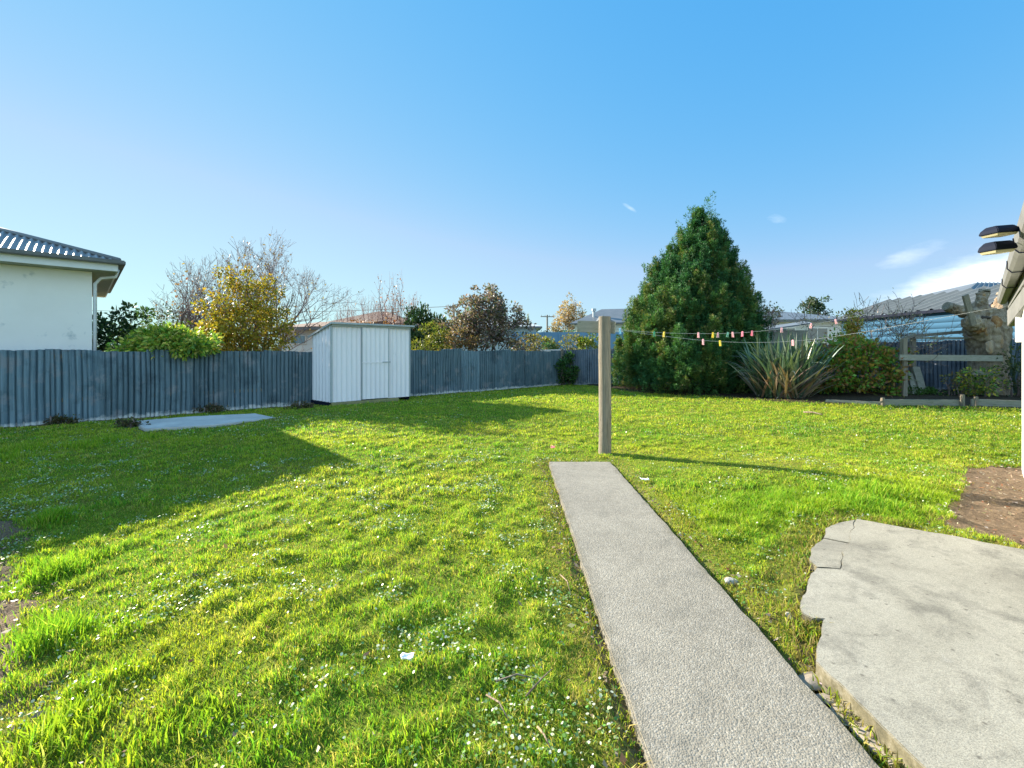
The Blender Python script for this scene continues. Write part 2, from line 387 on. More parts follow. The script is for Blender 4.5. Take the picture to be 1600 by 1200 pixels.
def clump_points(c, rad, nclump, per, csize, shell=.6, seed=None, squash=.8, low=-.95):
    """points in clumps spread through an ellipsoid: uneven outline, gaps between"""
    d = rdirs(nclump*3); d = d[d[:, 2] > low][:nclump]
    r = shell+(1.05-shell)*rng.random(len(d))**.7
    r *= .86+.28*rng.random(len(d))
    C = np.array(c)+d*r[:, None]*np.array(rad)
    s = csize*(.6+.8*rng.random(len(d)))
    k = np.repeat(np.arange(len(d)), per)
    q = rdirs(len(k))*(rng.random(len(k))**.45)[:, None]*s[k][:, None]; q[:, 2] *= squash
    return C[k]+q, unit(q+d[k]*s[k][:, None]*.4), k
def bush(name, label, cat, c, rad, cols, L, nclump=60, per=60, csize=.3, group=None, m='leaf', stems=5, shell=.55, Wd=None, base=None, low=-.95, droop=.1, stem_m='bark', var=.22):
    z0 = float(gz(c[0], c[1], False)) if base is None else base
    t = thing(name, label, cat, (c[0], c[1], z0), group)
    P, D, k = clump_points(c, rad, nclump, per, csize, shell, low=low)
    ok = P[:, 2] > z0+.03; P = P[ok]; D = D[ok]
    leaves('foliage', P, M[m], t, cols, L, Wd, unit(D+.8*rdirs(len(P))), var, (0,0,droop))
    polys = []
    for i in range(stems):
        a = rng.random()*6.28; e = np.array([c[0]+math.cos(a)*rad[0]*.6, c[1]+math.sin(a)*rad[1]*.6, c[2]+rad[2]*(.1+.6*rng.random())])
        b = np.array([c[0]+.12*math.cos(a), c[1]+.12*math.sin(a), z0-.05])
        mid = b*.5+e*.5+np.array([0,0,.12])+rng.normal(size=3)*.06
        polys.append((np.array([b, mid, e]), np.array([.035, .024, .008])*max(.6, rad[2])))
    tubes('stems', polys, M[stem_m], t)
    return t
def grow(p, d, L, r, depth, out, spread=.6, kids=(2,3), up=.15, segs=4, wob=.12, shrink=.72, side=True):
    pts = [np.array(p, float)]; d = np.array(d, float)/np.linalg.norm(d)
    for i in range(segs):
        d = d+rng.normal(size=3)*wob+np.array([0,0,up*.25]); d /= np.linalg.norm(d)
        pts.append(pts[-1]+d*L/segs)
    rr = np.linspace(r, r*(.62 if depth > 0 else .3), segs+1)
    out.append((np.array(pts), rr, depth))
    if depth == 0: return
    for i in range(rng.integers(kids[0], kids[1]+1)):
        e = d+rng.normal(size=3)*spread+np.array([0,0,up]); grow(pts[-1], e, L*shrink*(.8+.4*rng.random()), rr[-1]*.8, depth-1, out, spread, kids, up, segs, wob, shrink, side)
    if side:
        for j in range(1, segs):
            if rng.random() < .62:
                e = d*.5+rng.normal(size=3)*spread*1.3+np.array([0,0,up]); grow(pts[j], e, L*shrink*.75*(.7+.5*rng.random()), rr[j]*.5, max(0, depth-2), out, spread, kids, up, segs, wob, shrink, side)
def twig_points(out, n, maxdepth=1, jitter=.05):
    seg = [q for q in out if q[2] <= maxdepth]
    k = rng.integers(0, len(seg), n); P = np.zeros((n, 3))
    for i, j in enumerate(k):
        pts = seg[j][0]; t = rng.random()*(len(pts)-1); a = min(int(t), len(pts)-2); f = t-a
        P[i] = pts[a]*(1-f)+pts[a+1]*f
    return P+rng.normal(size=(n, 3))*jitter
# ================================================================== SUN, SKY, CAMERA
SUN_EL = R(22.8); SDIR = np.array([.8346, -.5509])      # shadows fall this way
ld = Vector((SDIR[0]*math.cos(SUN_EL), SDIR[1]*math.cos(SUN_EL), -math.sin(SUN_EL)))
su = bpy.data.lights.new('sun', 'SUN'); su.energy = 5.0; su.angle = R(.5); su.color = (1, .90, .74)
so = bpy.data.objects.new('sun', su); COL.objects.link(so); so.rotation_euler = ld.to_track_quat('-Z', 'Y').to_euler(); so.location = (-30, 20, 20)
w = bpy.data.worlds.new('World'); scene.world = w; w.use_nodes = True; nt = w.node_tree
bg = nt.nodes['Background']; sky = N(nt, 'ShaderNodeTexSky', sky_type='NISHITA')
sky.sun_disc = False; sky.sun_elevation = SUN_EL; sky.sun_rotation = math.atan2(-SDIR[0], -SDIR[1])
sky.altitude = 0; sky.air_density = 1.15; sky.dust_density = 0; sky.ozone_density = 4
EXPO = 1.7; BGS = .13
# the photograph's own response to the sky: a tone curve per channel on the Nishita sky
sp_ = N(nt, 'ShaderNodeSeparateColor'); nt.links.new(sky.outputs[0], sp_.inputs[0]); cb_ = N(nt, 'ShaderNodeCombineColor')
for i_, (g_, p_) in enumerate(((.155, 1.36), (.375, .46), (.80, .12))):
    pw = N(nt, 'ShaderNodeMath', operation='POWER'); pw.inputs[1].default_value = p_; nt.links.new(sp_.outputs[i_], pw.inputs[0])
    ml = N(nt, 'ShaderNodeMath', operation='MULTIPLY'); ml.inputs[1].default_value = g_/(BGS*2**EXPO); nt.links.new(pw.outputs[0], ml.inputs[0]); chan = (chan if i_ else [])+[ml.outputs[0]]
g9 = N(nt, 'ShaderNodeMath', operation='MULTIPLY'); g9.inputs[1].default_value = .66; nt.links.new(chan[1], g9.inputs[0])
rm = N(nt, 'ShaderNodeMath', operation='MINIMUM'); nt.links.new(chan[0], rm.inputs[0]); nt.links.new(g9.outputs[0], rm.inputs[1])
for i_, q_ in enumerate((rm.outputs[0], chan[1], chan[2])): nt.links.new(q_, cb_.inputs[i_])
hs = cb_
# thin clouds low in the north-east and two wisps, by azimuth and elevation
tc = N(nt, 'ShaderNodeTexCoord'); sx = N(nt, 'ShaderNodeSeparateXYZ'); nt.links.new(tc.outputs['Generated'], sx.inputs[0])
def mth(op, a, b=None, c=None):
    n = N(nt, 'ShaderNodeMath', operation=op)
    for i, v in enumerate((a, b, c)):
        if v is None: continue
        if isinstance(v, (int, float)): n.inputs[i].default_value = v
        else: nt.links.new(v, n.inputs[i])
    return n.outputs[0]
az = mth('ARCTAN2', sx.outputs[0], sx.outputs[1]); el = mth('ARCSINE', sx.outputs[2])
cn = N(nt, 'ShaderNodeTexNoise'); cn.inputs['Scale'].default_value = 11; cn.inputs['Detail'].default_value = 9; cn.inputs['Roughness'].default_value = .62
mp = N(nt, 'ShaderNodeMapping'); mp.inputs['Scale'].default_value = (1, 1, 3.2); nt.links.new(tc.outputs['Generated'], mp.inputs[0]); nt.links.new(mp.outputs[0], cn.inputs[0])
def blob(a0, e0, wa, we, tilt=0):
    da = mth('SUBTRACT', az, R(a0)); de = mth('SUBTRACT', mth('SUBTRACT', el, R(e0)), mth('MULTIPLY', da, tilt))
    q = mth('ADD', mth('POWER', mth('DIVIDE', da, R(wa)), 2), mth('POWER', mth('DIVIDE', de, R(we)), 2))
    return mth('EXPONENT', mth('MULTIPLY', q, -1))
cl = mth('ADD', blob(46, 5.4, 7.5, 1.9, .22), mth('MULTIPLY', blob(52, 6.5, 7, 2.4), .9))
cl = mth('ADD', cl, mth('MULTIPLY', blob(41.5, 9.2, 2.6, .9, .3), .28))
cl = mth('ADD', cl, mth('MULTIPLY', blob(14.8, 17.1, .9, .32, -.6), .42)); cl = mth('ADD', cl, mth('MULTIPLY', blob(30.5, 14.2, 1.5, .7, -.3), .26))
f = mth('SUBTRACT', mth('MULTIPLY', cl, mth('ADD', mth('MULTIPLY', cn.outputs[0], 3.8), -.9)), .17)
f = mth('MINIMUM', mth('MAXIMUM', f, 0), .66)
mx = N(nt, 'ShaderNodeMix', data_type='RGBA'); nt.links.new(f, mx.inputs[0]); nt.links.new(hs.outputs[0], mx.inputs[6]); mx.inputs[7].default_value = (3.35, 3.55, 3.75, 1)
# added: an unseen bright cloud bank behind the camera, lifting the shaded sides
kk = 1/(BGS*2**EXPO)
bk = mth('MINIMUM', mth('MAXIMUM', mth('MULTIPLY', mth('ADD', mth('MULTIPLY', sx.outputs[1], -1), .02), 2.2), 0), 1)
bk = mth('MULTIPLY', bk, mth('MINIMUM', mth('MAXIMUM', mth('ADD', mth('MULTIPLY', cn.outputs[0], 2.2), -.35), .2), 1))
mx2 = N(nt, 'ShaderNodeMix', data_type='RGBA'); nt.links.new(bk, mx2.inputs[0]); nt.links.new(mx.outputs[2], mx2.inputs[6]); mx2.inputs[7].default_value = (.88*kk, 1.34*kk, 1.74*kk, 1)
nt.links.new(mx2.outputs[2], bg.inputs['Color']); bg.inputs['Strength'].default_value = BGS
scene.view_settings.view_transform = 'Standard'; scene.view_settings.look = 'None'
scene.view_settings.exposure = EXPO; scene.view_settings.gamma = 1; scene.view_settings.use_curve_mapping = False
cam = bpy.data.cameras.new('camera'); co_ = bpy.data.objects.new('camera', cam); COL.objects.link(co_); scene.camera = co_
cam.sensor_width = 36; cam.lens = 36*F/1600; cam.shift_y = -52/1600; cam.clip_end = 3000; cam.clip_start = .05
co_.location = (0, 0, H); co_.rotation_euler = (R(90), 0, 0)
scene.cycles.max_bounces = 7; scene.cycles.diffuse_bounces = 4; scene.cycles.transparent_max_bounces = 8
try: scene.cycles.use_denoising = True
except Exception: pass

# ================================================================== GROUND
P0 = np.array([-10.1, 8.85]); K = np.array([2.3, 20.2]); FD = (K-P0)/np.linalg.norm(K-P0); FN = np.array([FD[1], -FD[0]])
BD = np.array([.9, -.436]); BD /= np.linalg.norm(BD); BN = np.array([-.436, -.9]); BN /= np.linalg.norm(BN)
def dleft(x, y): return (x-P0[0])*FN[0]+(y-P0[1])*FN[1]
def dback(x, y): return (x-K[0])*BN[0]+(y-K[1])*BN[1]
_gz0 = gz
def gz(x, y, micro=True):
    z = _gz0(x, y, micro); x = np.asarray(x, float); y = np.asarray(y, float)
    return z-.08*(1-sm(.2, 3.0, dleft(x, y)))*(1-sm(24, 30, y))
DIRT = [G(*p)[:2] for p in ((1482,731),(1530,727),(1660,736),(1680,900),(1590,862),(1520,838),(1448,824),(1462,792),(1492,764))]
LDIRT = [G(*p)[:2] for p in ((-160,775),(12,782),(56,800),(66,838),(40,872),(52,905),(112,930),(92,985),(128,1060),(90,1150),(-300,1150))]
BED = [G(*p)[:2] for p in ((955,609),(985,613),(1130,623),(1215,630),(1300,634),(1450,638),(1600,643),(1800,650))]
BEDP = [tuple(p) for p in BED]+[(24, 10), (24, 16), (3.2, 19.4)]
PADP = [G(*p)[:2] for p in ((205,664),(228,673),(330,667),(432,655),(398,650),(300,656))]
def S(px, py, z=.08):
    k = (H-z)/(py-548); return np.array([(px-800)*k, F*k])
SLAB = [S(*p) for p in ((1336,810),(1473,834),(1600,858),(1900,915))]+[np.array([3.9,2.2]), np.array([2.6,.55])]+[S(*p) for p in ((1640,1385),(1445,1196),(1273,1032),(1287,967),(1268,966),(1250,957),(1256,930),(1264,905),(1275,887),(1310,889))]
BROKEN = [[S(*p, .076) for p in ((1334.5,811),(1306,818),(1290,825),(1286,840),(1326,847.5))],
          [S(*p, .072) for p in ((1325.5,848.5),(1286,841),(1272,856),(1266,872),(1275,885.5),(1309.5,888))]]
HARD = SLAB[:1]+[BROKEN[0][1], BROKEN[0][2], BROKEN[1][2], BROKEN[1][3]]+SLAB[13:14]+SLAB[12:13]+SLAB[11:12]+SLAB[10:11]+SLAB[9:10]+SLAB[8:9]+SLAB[7:8]+SLAB[6:7]+SLAB[5:6]+SLAB[4:5]+SLAB[3:4]+SLAB[2:3]+SLAB[1:2]
def gaxis(lo, hi, st, far):
    a = np.arange(lo, hi+st/2, st); g = st*1.35**np.arange(1, 60); c = np.cumsum(g); c = c[c < far]
    return np.concatenate([lo-c[::-1], a, hi+c])
gx = gaxis(-11.5, 14, .055, 1500); gy = gaxis(.7, 20, .055, 1500)
X, Y = np.meshgrid(gx, gy); Xf, Yf = X.ravel(), Y.ravel()
Z = gz(Xf, Yf)
nv = fbm(Xf, Yf, .5, 21)
wob = .10*(fbm(Xf, Yf, .3, 5)-.5)
pd = path_dist(Xf, Yf)
k_dirt = np.maximum(np.where(poly_in(DIRT, Xf, Yf), 1, 0)*sm(-.02, .12, seg_dist(DIRT, Xf, Yf)+wob), np.where(poly_in(LDIRT, Xf, Yf), 1, 0)*sm(-.02, .14, seg_dist(LDIRT, Xf, Yf)+wob))
k_bed = np.where(poly_in(BEDP, Xf, Yf), 1.0, 0)
k_soil = np.maximum(1-sm(.0, .12, pd+wob*.9+.06*sm(0, 1, Xf-.9)), 1-sm(-.03, .12, seg_dist(HARD, Xf, Yf)+wob))
gap = [S(1240,960,0), S(1290,968,0), S(1273,1032,0), S(1450,1200,0), S(1640,1385,0), S(1500,1385,0), S(1250,1050,0)]
k_soil = np.maximum(k_soil, .8*poly_in(gap, Xf, Yf))
k_soil = np.maximum(k_soil, .9*(1-sm(.1, .4, dleft(Xf, Yf)+wob)))
k_soil = np.maximum(k_soil, .85*(1-sm(.1, .35, seg_dist(PADP, Xf, Yf)+wob)))
grass_c = np.array([.15, .20, .025])*(.7+.6*nv[:, None]); dry = np.array([.20, .18, .06])
grass_c = grass_c+(dry-grass_c)*(sm(.5, .8, fbm(Xf, Yf, .9, 33))*.6)[:, None]
cdirt = np.array([.16, .12, .085])*(.7+.6*fbm(Xf, Yf, .12, 40)[:, None]); csoil = np.array([.15, .12, .075])*(.7+.7*fbm(Xf, Yf, .1, 41)[:, None])
cbed = np.array([.05, .04, .028])
c = grass_c+(csoil-grass_c)*k_soil[:, None]; c = c+(cdirt-c)*k_dirt[:, None]; c = c+(cbed-c)*k_bed[:, None]
far = sm(21, 40, np.hypot(Xf, Yf-5))[:, None]; c = c*(1-far)+np.array([.06, .10, .03])*far
Z = Z+k_dirt*.02*(fbm(Xf, Yf, .15, 44)-.6)-.03*poly_in(gap, Xf, Yf)+k_bed*.05
inslab = poly_in(SLAB, Xf, Yf) | poly_in(HARD, Xf, Yf)
Z = np.where(inslab, np.minimum(Z, -.02), Z)
inpad = poly_in(PADP, Xf, Yf); Z = np.where(inpad, np.minimum(Z, -.10), Z)
nx, ny = len(gx), len(gy); i = np.arange(nx*ny).reshape(ny, nx)
Q = np.stack([i[:-1, :-1], i[:-1, 1:], i[1:, 1:], i[1:, :-1]], -1).reshape(-1, 4)
tag(npm('ground', np.stack([Xf, Yf, Z], 1), Q, M['ground'], None, c, True), kind='structure')

# paths and slabs
def ragged(poly, n=14, amp=.012, seed=1, skip=()):
    out = []; m = len(poly)
    for a in range(m):
        p = np.array(poly[a]); q = np.array(poly[(a+1) % m]); k = max(1, int(np.linalg.norm(q-p)/.03)) if a not in skip else 1
        for j in range(k):
            r = p+(q-p)*j/k
            out.append(r+amp*2.4*(np.array([fbm(r[0], r[1], .13, seed), fbm(r[0]+40, r[1], .13, seed)])-.5))
    return [tuple(map(float, r)) for r in out]
mb = MB(); mb.prism(ragged([(PX0, -.6), (PX1, -.6), (PX1, PY1), (PX0, PY1)], amp=.012, skip=(0,)), -.09, .022)
tag(mb.build('path', M['path'], None, bevel=.008), kind='structure')
mb = MB(); mb.prism(ragged([tuple(p) for p in SLAB], amp=.017, seed=4), -.06, .08)
tag(mb.build('concrete_slab', M['slab'], None, bevel=.004), kind='structure')
for j, P in enumerate(BROKEN):
    mb = MB(); mb.prism(ragged([tuple(p) for p in P], amp=.017, seed=4), -.06,   .076-.004*j)
    tag(mb.build('broken_concrete', M['slab'], None, bevel=.003), ['cracked off piece of concrete at the far left corner of the slab', 'cracked off piece of concrete just below the corner piece of the slab'][j], 'concrete piece', 'broken concrete pieces beside the slab')
zp = float(gz(PADP[2][0], PADP[2][1], False))
mb = MB(); mb.prism(ragged([tuple(p) for p in PADP], amp=.02, seed=11), -.2, zp+.035)
tag(mb.build('concrete_pad', M['pad'], None, bevel=.01), kind='structure')

# ================================================================== GRASS
def lawn_mask(x, y):
    ok = (dleft(x, y) > .12+.25*vn(x, y, .5, 8)) & ~poly_in(BEDP, x, y) & (path_dist(x, y) > .012+.15*vn(x, y, .22, 12)*np.where(x > .9, 1.2, .7)*(rng.random(x.shape) < .8))
    ok &= ~poly_in(HARD, x, y) & ~poly_in(SLAB, x, y) & ~(poly_in(PADP, x, y))
    d = poly_in(DIRT, x, y) & (seg_dist(DIRT, x, y) > .05+.12*vn(x, y, .25, 15)); ok &= ~d
    d = poly_in(LDIRT, x, y) & (seg_dist(LDIRT, x, y) > .06+.25*vn(x, y, .3, 16)); ok &= ~(d & (rng.random(x.shape) < .93))
    ok &= ~(poly_in(gap, x, y) & (rng.random(x.shape) < .6))
    ok &= (seg_dist(HARD, x, y) > .01+.10*vn(x, y, .2, 18)*(rng.random(x.shape) < .7)) & (seg_dist(PADP, x, y) > .1*vn(x, y, .3, 19))
    return ok
def blades(x, y, h, w, lean, col, tipc):
    n = len(x); z = gz(x, y)-.006
    a = rng.random(n)*2*np.pi; s = np.stack([np.cos(a), np.sin(a), np.zeros(n)], 1)
    b = a+np.pi/2+rng.normal(size=n)*.5; d = np.stack([np.cos(b), np.sin(b), np.zeros(n)], 1)
    P = np.stack([x, y, z], 1); up = np.array([0, 0, 1.])
    l1 = (lean*h)[:, None]; h1 = h[:, None]; w1 = w[:, None]
    m_ = P+up*h1*.55+d*l1*.3; t_ = P+up*h1*(1-.25*np.minimum(lean, 1.5)[:, None])+d*l1
    V = np.stack([P-s*w1*.5, P+s*w1*.5, m_-s*w1*.42, m_+s*w1*.42, t_], 1).reshape(-1, 3)
    i = (np.arange(n)*5)[:, None]
    T = np.concatenate([i+np.array([[0, 1, 3]]), i+np.array([[0, 3, 2]]), i+np.array([[2, 3, 4]])])
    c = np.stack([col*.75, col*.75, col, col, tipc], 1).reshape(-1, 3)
    return V, T, c
gV, gT, gC = [], [], []; nb = 0
def addb(*a):
    global nb
    V, T, c = blades(*a); gV.append(V); gT.append(T+nb); gC.append(c); nb += len(V)
def gcol(x, y):
    n = len(x); a = fbm(x, y, .8, 51); b = fbm(x, y, .22, 55)
    g1 = np.array([.105, .27, .030]); g2 = np.array([.39, .415, .038]); g3 = np.array([.47, .39, .12])
    t = np.clip(.25+1.1*(a-.3)+.35*rng.normal(size=n), 0, 1)[:, None]
    c = g1*(1-t)+g2*t
    y_ = (rng.random(n) < .11+.25*sm(.5, .8, b))[:, None]; c = np.where(y_, g3*(.7+.6*rng.random((n, 1))), c)
    return np.clip(c*(1.06+.26*rng.normal(size=(n, 1))), .01, .62)
LUSH = [G(1140,800), G(1230,790), G(1330,785), G(1420,775)]
for y0, y1, den, bw in ((.9,2.4,17000,.0033), (2.4,4.4,11000,.0042), (4.4,7.5,4800,.0064), (7.5,12,1700,.0100), (12,20.5,700,.018)):
    hw = 1.25*y1+1.2; A = 2*hw*(y1-y0); n = int(A*den)
    x = rng.uniform(-hw, hw, n); y = rng.uniform(y0, y1, n)
    ok = (np.abs(x) < 1.25*y+1.0); x, y = x[ok], y[ok]
    tuft = fbm(x, y, .13, 13); big = fbm(x, y, 1.4, 66)
    ok = (rng.random(len(x)) < .94+.4*sm(.35, .6, tuft)) & lawn_mask(x, y); x, y, tuft, big = x[ok], y[ok], tuft[ok], big[ok]
    lush = np.zeros(len(x))
    for p in LUSH: lush = np.maximum(lush, np.exp(-((x-p[0])**2+(y-p[1])**2)/.30))
    h = (.80+.20*float(sm(3, 7, y0)))*(.030+.022*sm(.40, .78, tuft)+.008*big)*(1-.4*np.exp(-((x-3.0)/1.8)**2-((y-5.5)/.8)**2))*(.6+.7*rng.random(len(x)))+.055*lush*rng.random(len(x))
    near_edge = np.exp(-np.minimum(path_dist(x, y), seg_dist(HARD, x, y))/.3); h *= 1-.35*near_edge*(1-lush)
    c = gcol(x, y)*(.90+.18*sm(.3, .7, tuft))[:, None]; c = c*(1-.5*lush[:, None])+np.array([.17, .36, .018])*.5*lush[:, None]
    dr = (near_edge > .45) & (rng.random(len(x)) < .45); c[dr] = np.array([.30, .25, .09])*(.6+.7*rng.random((dr.sum(), 1)))
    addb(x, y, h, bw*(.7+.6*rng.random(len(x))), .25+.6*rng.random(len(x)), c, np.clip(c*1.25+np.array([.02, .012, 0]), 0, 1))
# long tufts on the left, along the far fence and round the post
TUFTS = [(88,905,.20,.17,460),(50,890,.10,.10,90),(85,1010,.19,.15,420),(60,985,.12,.10,110),(190,990,.12,.07,100),(75,1170,0.2,0.09,336),(120,1120,0.15,0.072,240),(180,1060,0.15,0.06,160),(240,1160,0.2,0.066,192),(85,818,.22,.13,320),(330,1120,0.15,0.054,120),(640,1170,0.2,0.048,128),(395,1180,0.2,0.06,160),(130,880,.2,.12,220),(170,690,.35,.14,260),(120,700,.35,.12,240),(40,705,.4,.13,260),(230,685,.25,.12,160),(20,720,.4,.12,220),(300,690,.3,.09,140),
         (1375,775,.3,.13,420),(1330,790,.25,.12,360),(1430,775,.22,.12,260),(1270,795,.2,.08,260),(1200,795,.25,.07,260),(1120,800,.2,.08,200),(1250,805,.2,.09,200),(1400,800,.15,.09,160)]
for px, py, rad, hh, n in TUFTS:
    p = G(px, py); n = int(n*1.2)
    x = p[0]+rng.normal(size=n)*rad*.5; y = p[1]+rng.normal(size=n)*rad*.45; ok = (path_dist(x, y) > .04) & ~poly_in(HARD, x, y); x, y = x[ok], y[ok]
    h = hh*(.5+.7*rng.random(len(x)))*np.exp(-((x-p[0])**2+(y-p[1])**2)/(rad*rad*1.2))
    c = gcol(x, y)*.6+np.array([.18, .34, .018])*.45
    addb(x, y, h+.02, (.0038+.003*rng.random(len(x)))*(1+.09*p[1]), .2+.55*rng.random(len(x)), c, np.clip(c*1.2+np.array([.03, .02, 0]), 0, 1))
# grass leaning over the edges of the path and the slab
n = 5200; t = rng.random(n); sd_ = rng.random(n) < .5; o_ = np.abs(rng.normal(size=n))*.035+.004
x = np.where(sd_, PX0-o_, PX1+o_); y = 1.0+(PY1-1.0)*t; en = rng.random(n) < .10; x[en] = PX0+(PX1-PX0)*rng.random(en.sum()); y[en] = PY1+o_[en]
ok = fbm(x, y, .25, 91)+.12*rng.normal(size=n) > .47; x, y = x[ok], y[ok]; c = gcol(x, y)*(.75+.25*rng.random((len(x), 1))); dr = rng.random(len(x)) < .3; c[dr] = np.array([.30,.25,.10])*(.6+.6*rng.random((dr.sum(), 1)))
addb(x, y, .030+.035*rng.random(len(x)), .004+.003*rng.random(len(x)), .3+.7*rng.random(len(x)), c, c*1.2)
n = 4200; i_ = rng.integers(0, len(HARD)-1, n); Hd = np.array(HARD); t = rng.random((n, 1)); p = Hd[i_]*(1-t)+Hd[(i_+1) % len(Hd)]*t+rng.normal(size=(n, 2))*.05
ok = ~poly_in(HARD, p[:, 0], p[:, 1]) & ~poly_in(DIRT, p[:, 0], p[:, 1]) & (path_dist(p[:, 0], p[:, 1]) > .02) & (fbm(p[:, 0], p[:, 1], .2, 95) > .42); x, y = p[ok, 0], p[ok, 1]; c = gcol(x, y)*.8; dr = rng.random(len(x)) < .45; c[dr] = np.array([.30,.25,.10])*(.6+.6*rng.random((dr.sum(), 1)))
addb(x, y, .03+.05*rng.random(len(x)), .005+.003*rng.random(len(x)), .3+.6*rng.random(len(x)), c, c*1.2)
# taller grass along the foot of the bed edging and the fences
for a, b, n, hh in ((BED[4], BED[7], 2600, .12), (BED[0], BED[4], 2400, .10)):
    t = rng.random(n); x = a[0]+(b[0]-a[0])*t+rng.normal(size=n)*.1; y = a[1]+(b[1]-a[1])*t-.10+rng.normal(size=n)*.10
    c = gcol(x, y); addb(x, y, hh*(.3+.7*rng.random(n)), .012+.008*rng.random(n), .3+.6*rng.random(n), c, c*1.2)
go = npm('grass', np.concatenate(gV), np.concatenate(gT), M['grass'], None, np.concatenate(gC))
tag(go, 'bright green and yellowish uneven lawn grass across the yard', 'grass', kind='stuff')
del gV, gT, gC
# clover and daisy leaves: small shiny round leaves in patches
cx, cy = [], []
for y0, y1, den in ((.9,3,3400), (3,6,3100), (6,10,900), (10,18,160)):
    hw = 1.25*y1+1; n = int(2*hw*(y1-y0)*den); x = rng.uniform(-hw, hw, n); y = rng.uniform(y0, y1, n)
    pr = sm(.50, .72, fbm(x, y, .24, 71))*sm(.25, .55, fbm(x, y, 1.6, 75))*np.where(x < PX0, .8, .35)+.012
    ok = (rng.random(n) < pr) & lawn_mask(x, y); cx.append(x[ok]); cy.append(y[ok])
x = np.concatenate(cx); y = np.concatenate(cy); n = len(x)
P = np.stack([x, y, gz(x, y)+.012+.03*rng.random(n)], 1)
D = unit(np.stack([rng.normal(size=n), rng.normal(size=n), .25*rng.normal(size=n)], 1)); Sd = unit(np.cross(D, unit(np.array([0, 0, 1.])+.55*rng.normal(size=(n, 3)))))
L = (.006+.0075*rng.random(n))*(1+.10*y)
a = P; V = np.stack([P, P+D*L[:, None]*.35+Sd*L[:, None]*.5, P+D*L[:, None]*.8+Sd*L[:, None]*.38, P+D*L[:, None], P+D*L[:, None]*.8-Sd*L[:, None]*.38, P+D*L[:, None]*.35-Sd*L[:, None]*.5], 1).reshape(-1, 3)
cc = pick_cols(n, [(.10,.22,.04), (.14,.27,.06), (.18,.28,.10)], .2); pale = rng.random(n) < .30; cc[pale] = np.array([.62, .66, .50])*(.7+.5*rng.random((pale.sum(), 1)))  # pale share puts the sky glints of shiny leaves into their colour
tag(npm('clover', V, np.arange(6*n).reshape(n, 6), M['clover'], None, np.repeat(cc, 6, 0)), 'patches of small clover leaves, some coloured pale for glints, scattered through the lawn', 'clover', kind='stuff')
# dead leaves and wood chips on the bare soil and here and there in the lawn
xs, ys = [], []
for poly, n in ((DIRT, 2600), (LDIRT, 2600)):
    A = np.array(poly); x = rng.uniform(A[:, 0].min(), A[:, 0].max(), n); y = rng.uniform(A[:, 1].min(), A[:, 1].max(), n); ok = poly_in(poly, x, y); xs.append(x[ok]); ys.append(y[ok])
y = 1.5+9*rng.random(420)**1.5; x = rng.uniform(-1.15, 1.15, 420)*y; ok = lawn_mask(x, y); xs.append(x[ok]); ys.append(y[ok])
t = rng.random(700); x = np.where(rng.random(700) < .5, PX0-.06, PX1+.07)+.06*rng.normal(size=700); y = 1+4.9*t; xs.append(x); ys.append(y)
t = rng.random(500); p = P0+(FD[None]*(t*12)[:, None])+FN[None]*(.1+.25*rng.random((500, 1))); xs.append(p[:, 0]); ys.append(p[:, 1])
x = np.concatenate(xs); y = np.concatenate(ys); ok = (path_dist(x, y) > .01) & ~poly_in(HARD, x, y); x, y = x[ok], y[ok]; n = len(x)
P = np.stack([x, y, gz(x, y)+.012+.02*rng.random(n)], 1); D = unit(np.stack([rng.normal(size=n), rng.normal(size=n), .3*rng.normal(size=n)], 1)); Sd = unit(np.cross(D, np.array([0, 0, 1.])+.4*rng.normal(size=(n, 3))))
L = .015+.035*rng.random(n)**2
V, Fq, c = leaf_mesh(P, D, Sd, L, L*(.25+.4*rng.random(n)), pick_cols(n, [(.20,.14,.09), (.30,.24,.17), (.13,.08,.05), (.38,.33,.27), (.22,.09,.04)], .25))
tag(npm('leaf_litter', V, Fq, M['leaf'], None, c), 'dry brown leaf and bark litter on the bare soil and path edges', 'leaf litter', kind='stuff')

